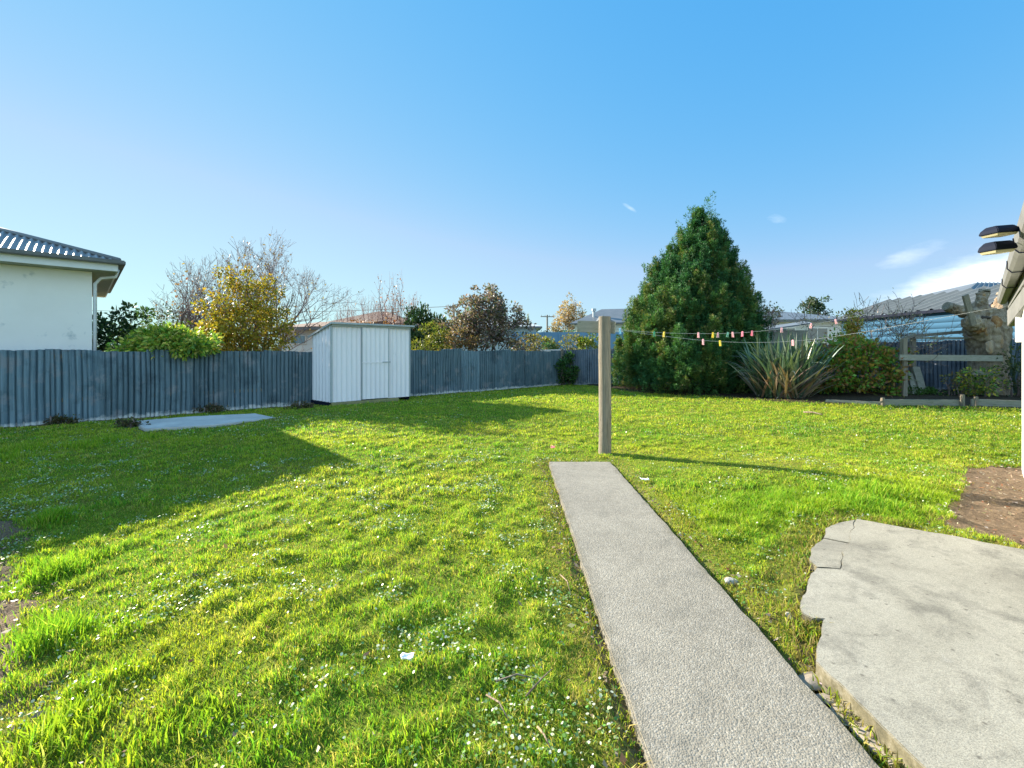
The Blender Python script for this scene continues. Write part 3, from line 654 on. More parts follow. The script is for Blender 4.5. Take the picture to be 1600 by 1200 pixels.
# ================================================================== CORRUGATED FENCES
def corrugated(root, a, b, ztop, m, pitch=.100, amp=.028, seed=0, zbase=None, partname='iron_sheet', sheet=.82):
    a = np.array(a); b = np.array(b); Lf = np.linalg.norm(b-a); d = (b-a)/Lf; nrm = np.array([d[1], -d[0]])
    n = int(round(Lf/sheet)); r = np.random.default_rng(seed)
    for k in range(n):
        u0 = k*Lf/n-.03; u1 = (k+1)*Lf/n+.03; nc = int((u1-u0)/pitch*13); u = np.linspace(u0, u1, nc)
        rows = 7; lean = r.normal()*.006; dz = r.normal()*.020; tl = r.normal()*.018; off = .012*(k % 2)+r.normal()*.008; bow = r.normal()*.018; ph = r.random()*6
        V = []
        for j in range(rows):
            t = j/(rows-1)
            uu = u+lean*(t-.5)*1.5+.004*np.sin(6*t+ph)
            x = a[0]+d[0]*uu; y = a[1]+d[1]*uu
            q_ = np.abs(((u/pitch+.35*vn(u*3, u*0, .5, seed)+.05*vn(u*2, u*0+t*2, .5, seed+5)+k*.37) % 1)-.5)*2; wv = amp*(1-1.9*sm(.62, 1.0, q_)*(.55+.9*vn(np.floor(u/pitch), u*0+k, 1.0, seed+2))-.25*q_)*(1+.3*(vn(u, u*0+t*3, .2, seed+k)-.5))
            o = off+bow*math.sin(math.pi*t)+wv+.012*(vn(u*2, u*0+t*2, .4, seed+3)-.5)
            zb = (gz(x, y, False)-.02 if zbase is None else zbase)+.02*vn(u*5, u*0, .5, seed+7)
            zt = ztop(uu/Lf)+dz+tl*(u-u0)/(u1-u0)+.018*(vn(u*4, u*0+k, .5, seed+9)-.5)+.003*np.sin(2*np.pi*u/pitch)
            V.append(np.stack([x+nrm[0]*o, y+nrm[1]*o, zb+(zt-zb)*t], 1))
        V = np.concatenate(V); i = np.arange(rows*nc).reshape(rows, nc)
        Q = np.stack([i[:-1, :-1], i[:-1, 1:], i[1:, 1:], i[1:, :-1]], -1).reshape(-1, 4)
        npm(partname, V, Q, m, root, smooth=True)
    # rails and posts behind the sheets
    mb = MB()
    for q in (.35, .95):
        for k in range(8):
            t0, t1 = k/8, (k+1)/8
            A = a+d*Lf*t0-nrm*.055; B = a+d*Lf*t1-nrm*.055
            za = float(gz(A[0], A[1], False)) if zbase is None else zbase; zb_ = float(gz(B[0], B[1], False)) if zbase is None else zbase
            mb.beam((*A, za+(ztop(t0)-za)*q-.05), (*B, zb_+(ztop(t1)-zb_)*q-.05), .05, .08)
    mb.build('rail', M['timber'], root)
A0 = P0-FD*4.2
rt = thing('corrugated_fence', 'faded blue grey corrugated iron fence running along the left side behind the shed', 'fence', (*A0, -.1))
corrugated(rt, A0, K, lambda t: 1.45+.012*np.sin(9*t), M['fence'], seed=3)
B1 = K+BD*19.5
rt = thing('corrugated_fence', 'dark navy corrugated iron fence across the back behind the conifer and platform', 'fence', (*K, -.1))
corrugated(rt, K, B1, lambda t: 1.47+.50*np.asarray(t)**1.0*.9, M['fence2'], seed=31)
mb = MB(); mb.box((K[0]-.06, K[1]-.10, .73), (.11, .11, 1.62), .75)
tag(mb.build('fence_post', M['timber'], None, bevel=.008), 'mossy timber post in the far corner where the two fences meet', 'post')

# ================================================================== GARDEN SHED
f_ = np.array([.73, .683]); f_ /= np.linalg.norm(f_); s_ = np.array([-.75, .66]); s_ /= np.linalg.norm(s_)
FL = np.array([-4.85, 12.02]); wS = 2.36; dS = 1.12; zb, zf, zk = .06, 2.17, 1.86
FR = FL+f_*wS; BL = FL+s_*dS; BR = FR+s_*dS
shed = thing('garden_shed', 'small white ribbed steel garden shed with a sliding door beside the left fence', 'shed', (*((FL+BR)/2), -.08))
def ribbed(name, a, b, z0, z1a, z1b, outn, m, parent, pitch=.125, amp=.02):
    """trapezoid ribbed sheet between a and b"""
    L = np.linalg.norm(b-a); d = (b-a)/L; k = int(L/pitch); us = []; os_ = []
    for j in range(k):
        for t, o in ((0, 0), (.55, 0), (.66, 1), (.88, 1)): us.append((j+t)*L/k); os_.append(o)
    us.append(L); os_.append(0); us = np.array(us); os_ = np.array(os_)*amp
    x = a[0]+d[0]*us+outn[0]*os_; y = a[1]+d[1]*us+outn[1]*os_
    n = len(us); V = np.concatenate([np.stack([x, y, np.full(n, z0)], 1), np.stack([x, y, z1a+(z1b-z1a)*us/L], 1)])
    Q = np.array([(j, j+1, n+j+1, n+j) for j in range(n-1)])
    return npm(name, V, Q, m, parent)
fn = np.array([f_[1], -f_[0]]); sn = np.array([-s_[1], s_[0]])
d0, d1 = .355*wS, .70*wS     # door from .355 to .70 of the front
ribbed('front_panel', FL, FL+f_*d0, zb, zf, zf, fn, M['steel'], shed)
ribbed('front_panel', FL+f_*d1, FR, zb, zf, zf, fn, M['steel'], shed)
dr = ribbed('door', FL+f_*(d0-.01)+fn*.03, FL+f_*(d1+.01)+fn*.03, zb+.02, zf-.05, zf-.05, fn, M['steel'], shed, pitch=.135)
mb = MB(); a = FL+f_*(d0-.005)+fn*.048; b = FL+f_*(d1+.005)+fn*.048
mb.beam((*a, zb+1.06), (*b, zb+1.06), .012, .035); mb.build('door_rail', M['steel'], dr)
mb = MB(); mb.beam((*(a+f_*.62), zb+1.06), (*(b+f_*.05), zb+1.06), .03, .03); mb.build('door_latch', M['trimsteel'], dr, bevel=.004)
ribbed('side_panel', BL, FL, zb, zk, zf, sn, M['steel'], shed, pitch=.17, amp=.03)
ribbed('side_panel', FR, BR, zb, zf, zk, -sn, M['steel'], shed, pitch=.17, amp=.03)
ribbed('back_panel', BR, BL, zb, zk, zk, s_, M['steel'], shed)
mb = MB()
for p, z in ((FL, zf), (FR, zf)): mb.box((p[0]+fn[0]*.004, p[1]+fn[1]*.004, (zb+z)/2), (.05, .05, z-zb), math.atan2(f_[1], f_[0]))
for q in (d0, d1): mb.box((*(FL+f_*q+fn*.044), (zb+zf)/2), (.03, .02, zf-zb-.04), math.atan2(f_[1], f_[0]))
mb.build('corner_trim', M['trimsteel'], shed, bevel=.003)
mb = MB(); mb.beam((*(FL+fn*.035), zf-.03), (*(FR+fn*.035), zf-.03), .05, .07); mb.build('door_track', M['trimsteel'], shed)
ro = []
e0 = FL-f_*.06+fn*.13; e1 = FR+f_*.10+fn*.13; e2 = BR+f_*.10+s_*.12; e3 = BL-f_*.06+s_*.12
def slope_sheet(name, a, b, c, d, m, parent, pitch, amp, th=.0):
    """corrugated roof sheet: a-b lower/front edge, d-c opposite edge (3D points); ribs run a->d"""
    a, b, c, d = [np.array(q, float) for q in (a, b, c, d)]
    nrm = np.cross(b-a, d-a); nrm /= np.linalg.norm(nrm); nrm *= 1 if nrm[2] > 0 else -1
    L = np.linalg.norm(b-a); k = max(2, int(L/pitch)); t = []; o = []
    for j in range(k):
        for tt, oo in ((0, 0), (.3, 0), (.42, .9), (.5, 1), (.58, .9), (.7, 0)): t.append((j+tt)/k); o.append(oo*amp)
    t.append(1); o.append(0); t = np.array(t)[:, None]; o = np.array(o)[:, None]; n = len(t)
    V = np.concatenate([a+(b-a)*t+nrm*o, d+(c-d)*t+nrm*o]); Q = np.array([(j, j+1, n+j+1, n+j) for j in range(n-1)])
    return npm(name, V, Q, m, parent)
zr = lambda p, z: (p[0], p[1], z)
rf = slope_sheet('roof', zr(e0, zf+.03), zr(e1, zf+.03), zr(e2, zk+.0), zr(e3, zk+.0), M['rooflight'], shed, .19, .025)
mb = MB(); mb.beam(zr(e0, zf+.022), zr(e1, zf+.022), .02, .05); mb.beam(zr(e0, zf+.015), zr(e3, zk-.015), .02, .05); mb.beam(zr(e1, zf+.015), zr(e2, zk-.015), .02, .05)
mb.build('roof_flashing', M['trimsteel'], rf)
mb = MB(); mb.beam((*(FL-f_*.02+fn*.07), -.0), (*(FL+f_*1.95+fn*.07), -.0), .10, .11); mb.build('timber_skid', M['skid'], shed, bevel=.008)
mb = MB(); mb.beam((*(FL+s_*.05), -.0), (*(BL), -.0), .09, .10); mb.beam((*(FR+s_*.05), .01), (*(BR), .01), .09, .10); mb.beam((*(FL+f_*1.2+s_*.05), -.0), (*(BL+f_*1.2), -.0), .09, .10); mb.build('floor_bearer', M['dark'], shed)

# ================================================================== HOUSE BEYOND THE LEFT FENCE
Cc = np.array([-9.03, 10.3]); ze = 3.50; hf = np.array([.72, .694]); hf /= np.linalg.norm(hf); hs_ = np.array([-hf[1], hf[0]])
LA, LB = 9.0, 7.0; pit = .36
house = thing('stucco_house', 'pale stucco house with a grey corrugated hip roof behind the left fence', 'house', (*(Cc-hf*4.5+hs_*3.5), -.1))
ov = .45; wc = Cc-hf*ov+hs_*ov; wa = wc-hf*(LA-2*ov); wb = wc+hs_*(LB-2*ov); wd = wa+hs_*(LB-2*ov)
mb = MB(); mb.prism([tuple(p) for p in (wc, wb, wd, wa)], -.3, ze-.24); mb.build('wall', M['stucco'], house)
u = np.arange(0, LA+.001, .0145); wv = .024*np.sin(2*np.pi*u/.118)
vt = np.minimum(np.minimum(u, LA-u), LB/2)
def rp(u_, v_, o): p = Cc[None]-hf[None]*u_[:, None]+hs_[None]*v_[:, None]; return np.stack([p[:, 0], p[:, 1], ze+pit*v_+o+.02], 1)
n = len(u); V = np.concatenate([rp(u, np.full(n, -.04), wv), rp(u, np.maximum(vt, 0)+.0, wv)])
rfo = npm('roof', V, np.array([(j, j+1, n+j+1, n+j) for j in range(n-1)]), M['roofmid'], house, smooth=True)
r0 = np.array([*(Cc-hf*LB/2+hs_*LB/2), ze+pit*LB/2]); r1 = np.array([*(Cc-hf*(LA-LB/2)+hs_*LB/2), ze+pit*LB/2])
c3 = lambda p, z=ze: np.array([p[0], p[1], z])
Bc = Cc+hs_*LB; Dc = Cc-hf*LA+hs_*LB; Ac = Cc-hf*LA
mb = MB(); mb.add([c3(Cc), c3(Bc), r0], [(0, 1, 2)]); mb.add([c3(Bc), c3(Dc), r1, r0], [(0, 1, 2, 3)]); mb.add([c3(Dc), c3(Ac), r1], [(0, 1, 2)])
mb.build('roof', M['roofgrey'], house)
mb = MB(); mb.tube([c3(Cc, ze+.03), r0+[0,0,.04]], [.055, .055], 8); mb.tube([r0+[0,0,.04], r1+[0,0,.04]], [.055, .055], 8); mb.build('ridge_cap', M['roofgrey'], rfo, smooth=True)
mb = MB(); g1 = Cc-hs_*.05; mb.beam(c3(g1+hf*.06, ze-.03), c3(Ac-hs_*.05, ze-.03), .12, .10); mb.beam(c3(Cc+hf*.05-hs_*.1, ze-.03), c3(Bc+hf*.05, ze-.03), .12, .10); mb.build('gutter', M['gutter'], house, bevel=.02)
mb = MB(); mb.beam(c3(Cc-hf*.03+hs_*.03, ze-.15), c3(Ac+hs_*.03, ze-.15), .03, .16); mb.beam(c3(Cc-hf*.03+hs_*.03, ze-.15), c3(Bc-hf*.03, ze-.15), .03, .16); mb.build('fascia', M['white'], house)
mb = MB(); mb.prism([tuple(p) for p in (Cc-hf*.05+hs_*.05, Bc-hf*.05, Dc, Ac+hs_*.05)], ze-.235, ze-.215); mb.build('soffit', M['soffit'], house)
mb = MB(); q = wc+hf*.05-hs_*.0+hs_*.06; mb.tube([c3(q, -.2), c3(q, ze-.5), c3(q+hf*.1, ze-.36), c3(q+hf*.36, ze-.30), c3(q+hf*.40, ze-.12)], [.036]*5, 8); mb.build('downpipe', M['white'], house, smooth=True)

# ================================================================== OUR HOUSE CORNER ON THE RIGHT
gd = np.array([.724, .69]); gd /= np.linalg.norm(gd); gn = np.array([gd[1], -gd[0]])
wall0 = np.array([6.02, 5.29]); hr = thing('cottage_corner', 'white house corner with a faded gutter and mossy soffit at the right edge', 'house', (*wall0, 0))
w1 = wall0-gd*3.1
mb = MB(); mb.prism([tuple(p) for p in (wall0, w1, w1+gn*6, wall0+gn*6)], -.1, 2.16); mb.build('wall', M['white'], hr)
zg = 2.30; ga = np.array([3.3, 2.89])-gd*1.3; gb = np.array([3.3, 2.89])+gd*6.9
mb = MB()
prof = [(-.01,.06),(.0,-.03),(.025,-.06),(.085,-.06),(.11,-.03),(.11,.05),(.10,.05),(.10,-.025),(.08,-.045),(.03,-.045),(.012,-.025),(.004,.06)]
def extr(mb, a, b, prof, sdir, z):
    n = len(prof); V = []
    for p in (a, b):
        for o, h in prof: V.append((p[0]+sdir[0]*o, p[1]+sdir[1]*o, z+h))
    mb.add(V, [(i, (i+1) % n, n+(i+1) % n, n+i) for i in range(n)]+[tuple(range(n)), tuple(range(2*n-1, n-1, -1))])
extr(mb, ga, gb, prof, gn, zg); mb.build('gutter', M['gutter'], hr)
mb = MB(); mb.beam((*(ga+gn*.13), zg-.04), (*(gb+gn*.13), zg-.04), .025, .20); mb.build('fascia', M['gutter'], hr)
mb = MB(); mb.quadsolid([(*(ga+gn*.15), zg-.10), (*(gb+gn*.15), zg-.10), (*(gb+gn*1.7), zg-.08), (*(ga+gn*1.7), zg-.08)], .015); mb.build('soffit', M['soffit'], hr)
a3 = (*(ga+gn*.02), zg+.055); b3 = (*(gb+gn*.02), zg+.055)
slope_sheet('roof', a3, b3, (*(gb+gn*5), zg+1.55), (*(ga+gn*5), zg+1.55), M['roofgrey'], hr, .12, .018)
for t in (2.3, 3.6, 5.2): p = ga+gd*t; mb = MB(); mb.tube([(*(p-gn*.012), zg+.05), (*(p-gn*.012), zg-.03), (*(p+gn*.02), zg-.07), (*(p+gn*.10), zg-.07), (*(p+gn*.13), zg-.02)], [.006]*5, 6); mb.build('gutter_bracket', M['dark'], hr)
mb = MB(); mb.beam((6.33, 5.68, 1.86), (5.35, 4.55, 2.14), .07, .21); mb.build('rafter_end', M['gutter'], hr, bevel=.006)
mb = MB(); mb.box((*(wall0+gn*.16+gd*.02), 1.72), (.1, .42, .34), math.atan2(gd[1], gd[0])); mb.build('boxed_eave', M['white'], hr, bevel=.006)

# ================================================================== HOUSES AND FENCES FURTHER OFF
def gable(name, label, a, b, depth, z0, ze, zr_, wallm, roofm, ov=.4, hip=.0, windows=(), extra=None, group=None):
    """house with its front wall from a to b (ground plan), depth away; hip ends pulled in by hip"""
    a = np.array(a, float); b = np.array(b, float); L = np.linalg.norm(b-a); d = (b-a)/L; n = np.array([-d[1], d[0]])
    if n[1] < 0: n = -n
    t = thing(name, label, 'house', (*((a+b)/2+n*depth/2), z0), group)
    mb = MB(); mb.prism([tuple(p) for p in (a, b, b+n*depth, a+n*depth)], z0, ze); wl = mb.build('wall', wallm, t)
    A = a-d*ov-n*ov; B = b+d*ov-n*ov; C = b+d*ov+n*(depth+ov); D = a-d*ov+n*(depth+ov); m0 = (A+D)/2+d*hip; m1 = (B+C)/2-d*hip
    e = lambda p, z: np.array([p[0], p[1], z])
    mb = MB(); V = [e(A, ze), e(B, ze), e(C, ze), e(D, ze), e(m0, zr_), e(m1, zr_)]; lo = [v-[0,0,.14] for v in V[:4]]
    mb.add(V+lo, [(0, 1, 5, 4), (2, 3, 4, 5), (1, 2, 5), (3, 0, 4), (0, 6, 7, 1), (1, 7, 8, 2), (2, 8, 9, 3), (3, 9, 6, 0), (9, 8, 7, 6)]); mb.build('roof', roofm, t)
    mb = MB(); q = .06
    for p, r in ((A, B), (B, C), (D, A)): mb.beam(e(p, ze-.09), e(r, ze-.09), .10, .12)
    mb.build('gutter', M['gutter'], t)
    for (u, wd, z, h) in windows:
        p = a+d*(u*L)-n*.02; yaw = math.atan2(d[1], d[0])
        mb = MB(); mb.box((*p, z), (wd, .06, h), yaw); wf = mb.build('window', M['white'], t)
        mb = MB()
        for sgn in (-1, 1): mb.box((*(p+d*sgn*wd*.24-n*.035), z), (wd*.44, .02, h*.84), yaw)
        mb.build('pane', M['glass'], wf)
    return t
xy = lambda px, Y: np.array([(px-800)/F*Y, Y])
zz = lambda py, Y: H-(py-548)/F*Y
gable('white_house', 'white house with a wide window just left of the shed behind the fence', xy(440,21), xy(530,20), 6, -.1, zz(512,21), zz(500,21)+.1, M['palewall'], M['roofbrown'], windows=((.31, .85, zz(531,21), .42),))
gable('brick_house', 'low house with brown tiled hip roof rising above the shed roof', xy(515,31), xy(635,31), 7, 0, zz(505,31), zz(486,34), M['cream'], M['roofbrown'], hip=2.6)
gable('sage_house', 'pale sage green house with flat looking roof right of the maroon tree', xy(690,36), xy(838,36), 7, 0, zz(510,36), zz(500,39)-.1, M['sage'], M['rooflight'], hip=1.5, windows=((.35, 1.2, zz(530,36), .8),))
gh = gable('cream_house', 'cream house with long grey roof and flue left of the conifer', xy(898,46), xy(1040,44), 8, .5, zz(505,46), zz(484,50), M['cream'], M['roofgrey'], hip=3.0, windows=((.12, 1.6, zz(513,46), 1.0), (.7, 1.4, zz(513,45), 1.0)))
mb = MB(); p = W(928,505,47); q = W(928,486,47); mb.tube([p, q], [.14,.14], 8); mb.tube([q, q+[0,0,.25]], [.24,.24], 8); mb.build('flue', M['trimsteel'], gh)
mb = MB(); a, b, cpk = W(930,505,44.5), W(962,503,44.5), W(942,493,44.5); a2, b2, c2 = [p+[0, 6, 0] for p in (a, b, cpk)]
mb.add([a, b, cpk, a2, b2, c2], [(0,1,2), (0,2,5,3), (1,4,5,2), (0,3,4,1), (3,5,4)]); mb.build('porch_gable', M['roofgrey'], gh)
gable('grey_roofed_house', 'long low pale house with a plain grey roof behind the flax', xy(1175,27), xy(1330,26.5), 8, 0, zz(500,27), zz(485,30), M['palewall'], M['roofgrey'], hip=2.5, windows=((.3, 1.6, 2.4, .9), (.66, 1.2, 2.4, .9)))
# lean-to
lt = thing('lean_to_shed', 'small weathered grey timber lean-to glimpsed behind the flax', 'shed', (*xy(1225,19.5), .1))
mb = MB(); mb.prism([tuple(q) for q in (xy(1192,19.4), xy(1262,19.4), xy(1262,21), xy(1192,21))], 0, zz(516,19.4)); mb.build('wall', M['board'], lt)
mb = MB(); mb.quadsolid([W(1186,516,19.2), W(1270,504,19.2), W(1255,502,21.3), W(1186,512,21.3)], .05); mb.build('roof', M['roofgrey'], lt)
# pale blue weatherboard house: long wall running away to the north
bh = thing('blue_house', 'pale blue weatherboard house with a ribbed grey roof behind the right fence', 'house', (18, 17, 0))
zE = 3.0; xw = 15.6; ya, yb = 12.9, 21.2
V = []; nb_ = 15; Fq = []
for k in range(nb_):
    z0 = zE-.1-(k+1)*.215; z1 = z0+.215; j = len(V)
    V += [(xw-.011, ya, z0), (xw-.011, yb, z0), (xw-.004, yb, z1), (xw-.004, ya, z1), (xw, ya, z0), (xw, yb, z0)]
    Fq += [(j, j+1, j+2, j+3), (j, j+4, j+5, j+1)]
npm('weatherboard', np.array(V), np.array(Fq), M['bluewall'], bh)
mb = MB(); mb.prism([(xw+.003, ya+.01), (xw+.003, yb-.01), (xw+7, yb-.01), (xw+7, ya+.01)], -.1, zE-.08); mb.build('wall', M['bluewall'], bh)
pe = .42; E = [np.array(q) for q in ((xw-.13, ya-.4, zE-.06), (xw-.13, yb+.4, zE-.06), (xw+2.4, yb+.4, zE+2.82*.30), (xw+2.4, ya-.4, zE+2.82*.30))]
rf = slope_sheet('roof', E[0], E[1], E[2], E[3], M['rooflong'], bh, .52, .075)
mb = MB(); mb.beam(E[0]-[.03,0,.05], E[1]-[.03,0,.05], .10, .11); mb.build('gutter', M['dark'], bh)
mb = MB(); mb.quadsolid([E[0]-[0,0,.10], E[1]-[0,0,.10], E[1]+[.15,0,-.10], E[0]+[.15,0,-.10]], .02); mb.build('soffit', M['white'], bh)
h2 = thing('hip_roof_house', 'house with a higher grey hip roof behind the pale blue weatherboard house', 'house', (24, 22, 0))
mb = MB(); mb.prism([(18.7, 18.6), (18.7, 21.4), (31.6, 21.4), (31.6, 18.6)], 0, zE+.68); mb.build('wall', M['palewall'], h2)
zh = zE+.72; a, b, c_, d_ = np.array([18.1,18.1,zh]), np.array([18.1,21.9,zh]), np.array([20.7,20.0,4.48]), np.array([29.0,20.0,4.48])
e_, g_ = np.array([32.2,21.9,zh]), np.array([32.2,18.1,zh])
slope_sheet('roof', a, g_, d_, c_, M['roofgrey'], h2, .30, .05)
mb = MB(); mb.add([a, b, e_, g_, c_, d_], [(0, 1, 4), (1, 2, 5, 4), (2, 3, 5)]); mb.build('roof', M['roofgrey'], h2)
mb = MB(); mb.beam(a-[0,0,.08], b-[0,0,.08], .1, .12); mb.beam(a-[0,0,.08], g_-[0,0,.08], .1, .12); mb.build('gutter', M['dark'], h2)
# blue steel fence and shade net in the distance
bf = thing('steel_fence', 'plain blue steel fence far behind the fence corner', 'fence', (*xy(900,33), 0))
mb = MB(); a = xy(800,33); b = xy(1000,32); mb.beam((*a, zz(533,33)), (*b, zz(533,32)), .05, 1.3); mb.build('panel', M['bluefence'], bf)
mb = MB()
for k in range(9): p = a+(b-a)*k/8; mb = MB(); mb.box((p[0], p[1]-.06, zz(533,33)), (.09, .07, 1.36)); mb.build('post', M['bluefence'], bf)
nf = thing('net_fence', 'low green shade net on posts above the blue steel fence', 'fence', (*xy(905,38), 0))
mb = MB(); a = xy(868,38); b = xy(942,38); mb.beam((*a, zz(519,38)), (*b, zz(519,38)), .03, .34); mb.build('net', M['net'], nf)
mb = MB()
for k in range(6): p = a+(b-a)*k/5; mb = MB(); mb.box((p[0], p[1], zz(535,38)), (.08, .08, 1.8)); mb.build('post', M['pole'], nf)
# pale low wall capping seen over the fence corner
lw = MB(); a = xy(838,24); b = xy(882,23.4); lw.beam((*a, .72), (*b, .75), .3, 1.55); tag(lw.build('garden_wall', M['palewall'], None, bevel=.02), 'low pale garden wall just over the far fence corner', 'wall')
# ================================================================== CLOTHES LINE
cb = G(945, 710); cz = float(gz(cb[0], cb[1]))
post = thing('clothesline_post', 'weathered round timber clothesline post with a short crossbar at the end of the path', 'post', (cb[0], cb[1], 0))
mb = MB(); zs = np.linspace(-.12, 1.925, 12); mb.tube([(cb[0]+.004*math.sin(3*z), cb[1], z) for z in zs], .088-.006*zs/1.9+.0015*rng.normal(size=12), 20)
mb.build('shaft', M['timber'], post, smooth=False, bevel=0)
ca = W(903, 510, 6.62); ce = W(961, 512, 6.30)
mb = MB(); mb.beam(ca, ce, .055, .17); mb.build('crossbar', M['board'], post, bevel=.006)
def sagline(a, b, sag, n=60):
    t = np.linspace(0, 1, n)[:, None]; p = np.array(a)*(1-t)+np.array(b)*t; p[:, 2] -= (4*sag*t*(1-t))[:, 0]; return p
LA_ = sagline(ce+[.0,-.01,.0], np.array([*(gb+gn*.05), 0])+[0,0,zg-.02], .40)
LB_ = sagline(ca+[.02,-.03,.02], np.array([6.36, 5.62, 2.02]), .45)
def fitline(pts_px, Y0, Y1):
    """line through seen points, its distance running evenly from Y0 to Y1"""
    q = np.array(pts_px, float); u = np.linspace(q[0, 0], q[-1, 0], 80); v = np.interp(u, q[:, 0], q[:, 1])
    for _ in range(30): v[1:-1] = .5*v[1:-1]+.25*(v[2:]+v[:-2])
    X0 = (q[0,0]-800)/F; X1 = (q[-1,0]-800)/F; s0 = X0*Y0; s1 = X1*Y1; k = (Y1-Y0)/(s1-s0)
    s = (u-800)/F; Yd = (Y0-k*s0)/(1-k*s)          # straight in plan
    return np.stack([s*Yd, Yd, H-(v-548)/F*Yd], 1)
LA_ = fitline([(961,514),(985,518),(1026,520),(1083,521.5),(1130,521.5),(1163,520.5),(1220,514),(1264,508),(1307,500),(1360,490.5),(1430,477),(1500,461),(1566,446)], 6.30, 7.9)
LB_ = fitline([(906,506),(960,514.5),(985,518.5),(1040,526),(1098,532.5),(1129,534.5),(1172,536),(1220,535),(1260,532),(1300,527),(1360,517),(1430,504),(1510,489),(1560,480),(1598,474)], 6.60, 5.5)
for nm, ln, lb in (('clothesline', LA_, 'upper pale clothesline cord running from the post to the house gutter'), ('clothesline', LB_, 'lower sagging pale clothesline cord running from the post to the house')):
    V, Q, T = tube(ln, .0024, 6); tag(npm(nm, V, [Q, T], M['wire'], None, smooth=True), lb, 'clothesline')
def line_at(ln, px):
    s = 800+F*ln[:, 0]/ln[:, 1]; i = np.argmin(np.abs(s-px)); return ln[i], math.atan2(*(ln[min(i+1, len(ln)-1)]-ln[max(i-1, 0)])[[1, 0]])
def make_peg():
    mb = MB()
    for sg in (-1, 1):
        mb.hexa([(-.006, sg*.012-.004, .018), (.006, sg*.012-.004, .018), (.006, sg*.012+.004, .018), (-.006, sg*.012+.004, .018),
                 (-.007, sg*.003-.003, -.055), (.007, sg*.003-.003, -.055), (.007, sg*.003+.003, -.055), (-.007, sg*.003+.003, -.055)]) if False else None
        # jaw at the cord, legs spreading downward
        mb.hexa([(-.008, sg*.009-.004, -.060), (.008, sg*.009-.004, -.060), (.008, sg*.009+.004, -.060), (-.008, sg*.009+.004, -.060),
                 (-.008, sg*.005-.004, .016), (.008, sg*.005-.004, .016), (.008, sg*.005+.004, .016), (-.008, sg*.005+.004, .016)])
    mb.tube([(-.010, 0, -.012), (.010, 0, -.012)], [.0085, .0085], 8)
    return mb
pegdefs = [(LA_, 966, 'blue', 0, 'blue peg clipped beside the crossbar of the clothesline post'),
 (LA_, 1026, 'green', 1, 'green peg on the upper cord close to a yellow peg, left of the conifer'), (LA_, 1035, 'yellow', 0, 'yellow peg on the upper cord right beside the green peg'),
 (LA_, 1088, 'palepink', 0, 'pale pink peg hanging alone on the upper cord in front of the conifer'), (LA_, 1115.5, 'yellow', 0, 'yellow peg on the upper cord touching a pale pink peg'), (LA_, 1120, 'palepink', 1, 'pale pink peg on the upper cord touching a yellow peg'),
 (LA_, 1140, 'mint', 1, 'mint green peg on the upper cord in front of the conifer edge'), (LA_, 1146.5, 'palepink', 0, 'pale pink peg just right of the mint green peg'),
 (LA_, 1163, 'pink', 0, 'slim strong pink peg left of the wide pink pegs'), (LA_, 1172, 'pink', 1, 'first of two overlapping strong pink pegs over the flax'), (LA_, 1175, 'pink', -1, 'second of two overlapping strong pink pegs, on the right'),
 (LA_, 1218, 'palepink', 1, 'pale pink peg on the upper cord in front of the lean-to'), (LA_, 1264, 'palepink', 0, 'pale pink peg above the middle of the flax'), (LA_, 1307, 'palepink', 0, 'pale pink peg furthest right, in front of the twiggy shrub'),
 (LB_, 1101, 'palepink', 0, 'pale pink peg on the lower cord left of a yellow peg'), (LB_, 1129, 'yellow', 0, 'yellow peg on the lower cord'), (LB_, 1235, 'palepink', 0, 'pale pink peg on the lower cord in front of the flax')]
pm = {}
for ln, px, cn_, rot, lb in pegdefs:
    p, yaw = line_at(ln, px)
    if cn_ not in pm: o = make_peg().build('clothes_peg', M['peg_'+cn_], None, bevel=.0015); pm[cn_] = o
    else: o = pm[cn_].copy(); COL.objects.link(o)
    o.location = p; o.rotation_euler = (.12*rng.normal(), .15*rng.normal(), yaw+rot*.7+.3); tag(o, lb, 'clothes peg', 'pegs on the clotheslines')
    o.scale = (1.15, 1.15, 1.05)
p = G(866, 702); o = pm['pink'].copy(); COL.objects.link(o); o.location = p+[0, 0, .035]; o.rotation_euler = (1.4, .2, .6); o.scale = (1.3, 1.3, 1.2); tag(o, 'pink peg lying in the grass left of the post', 'clothes peg')

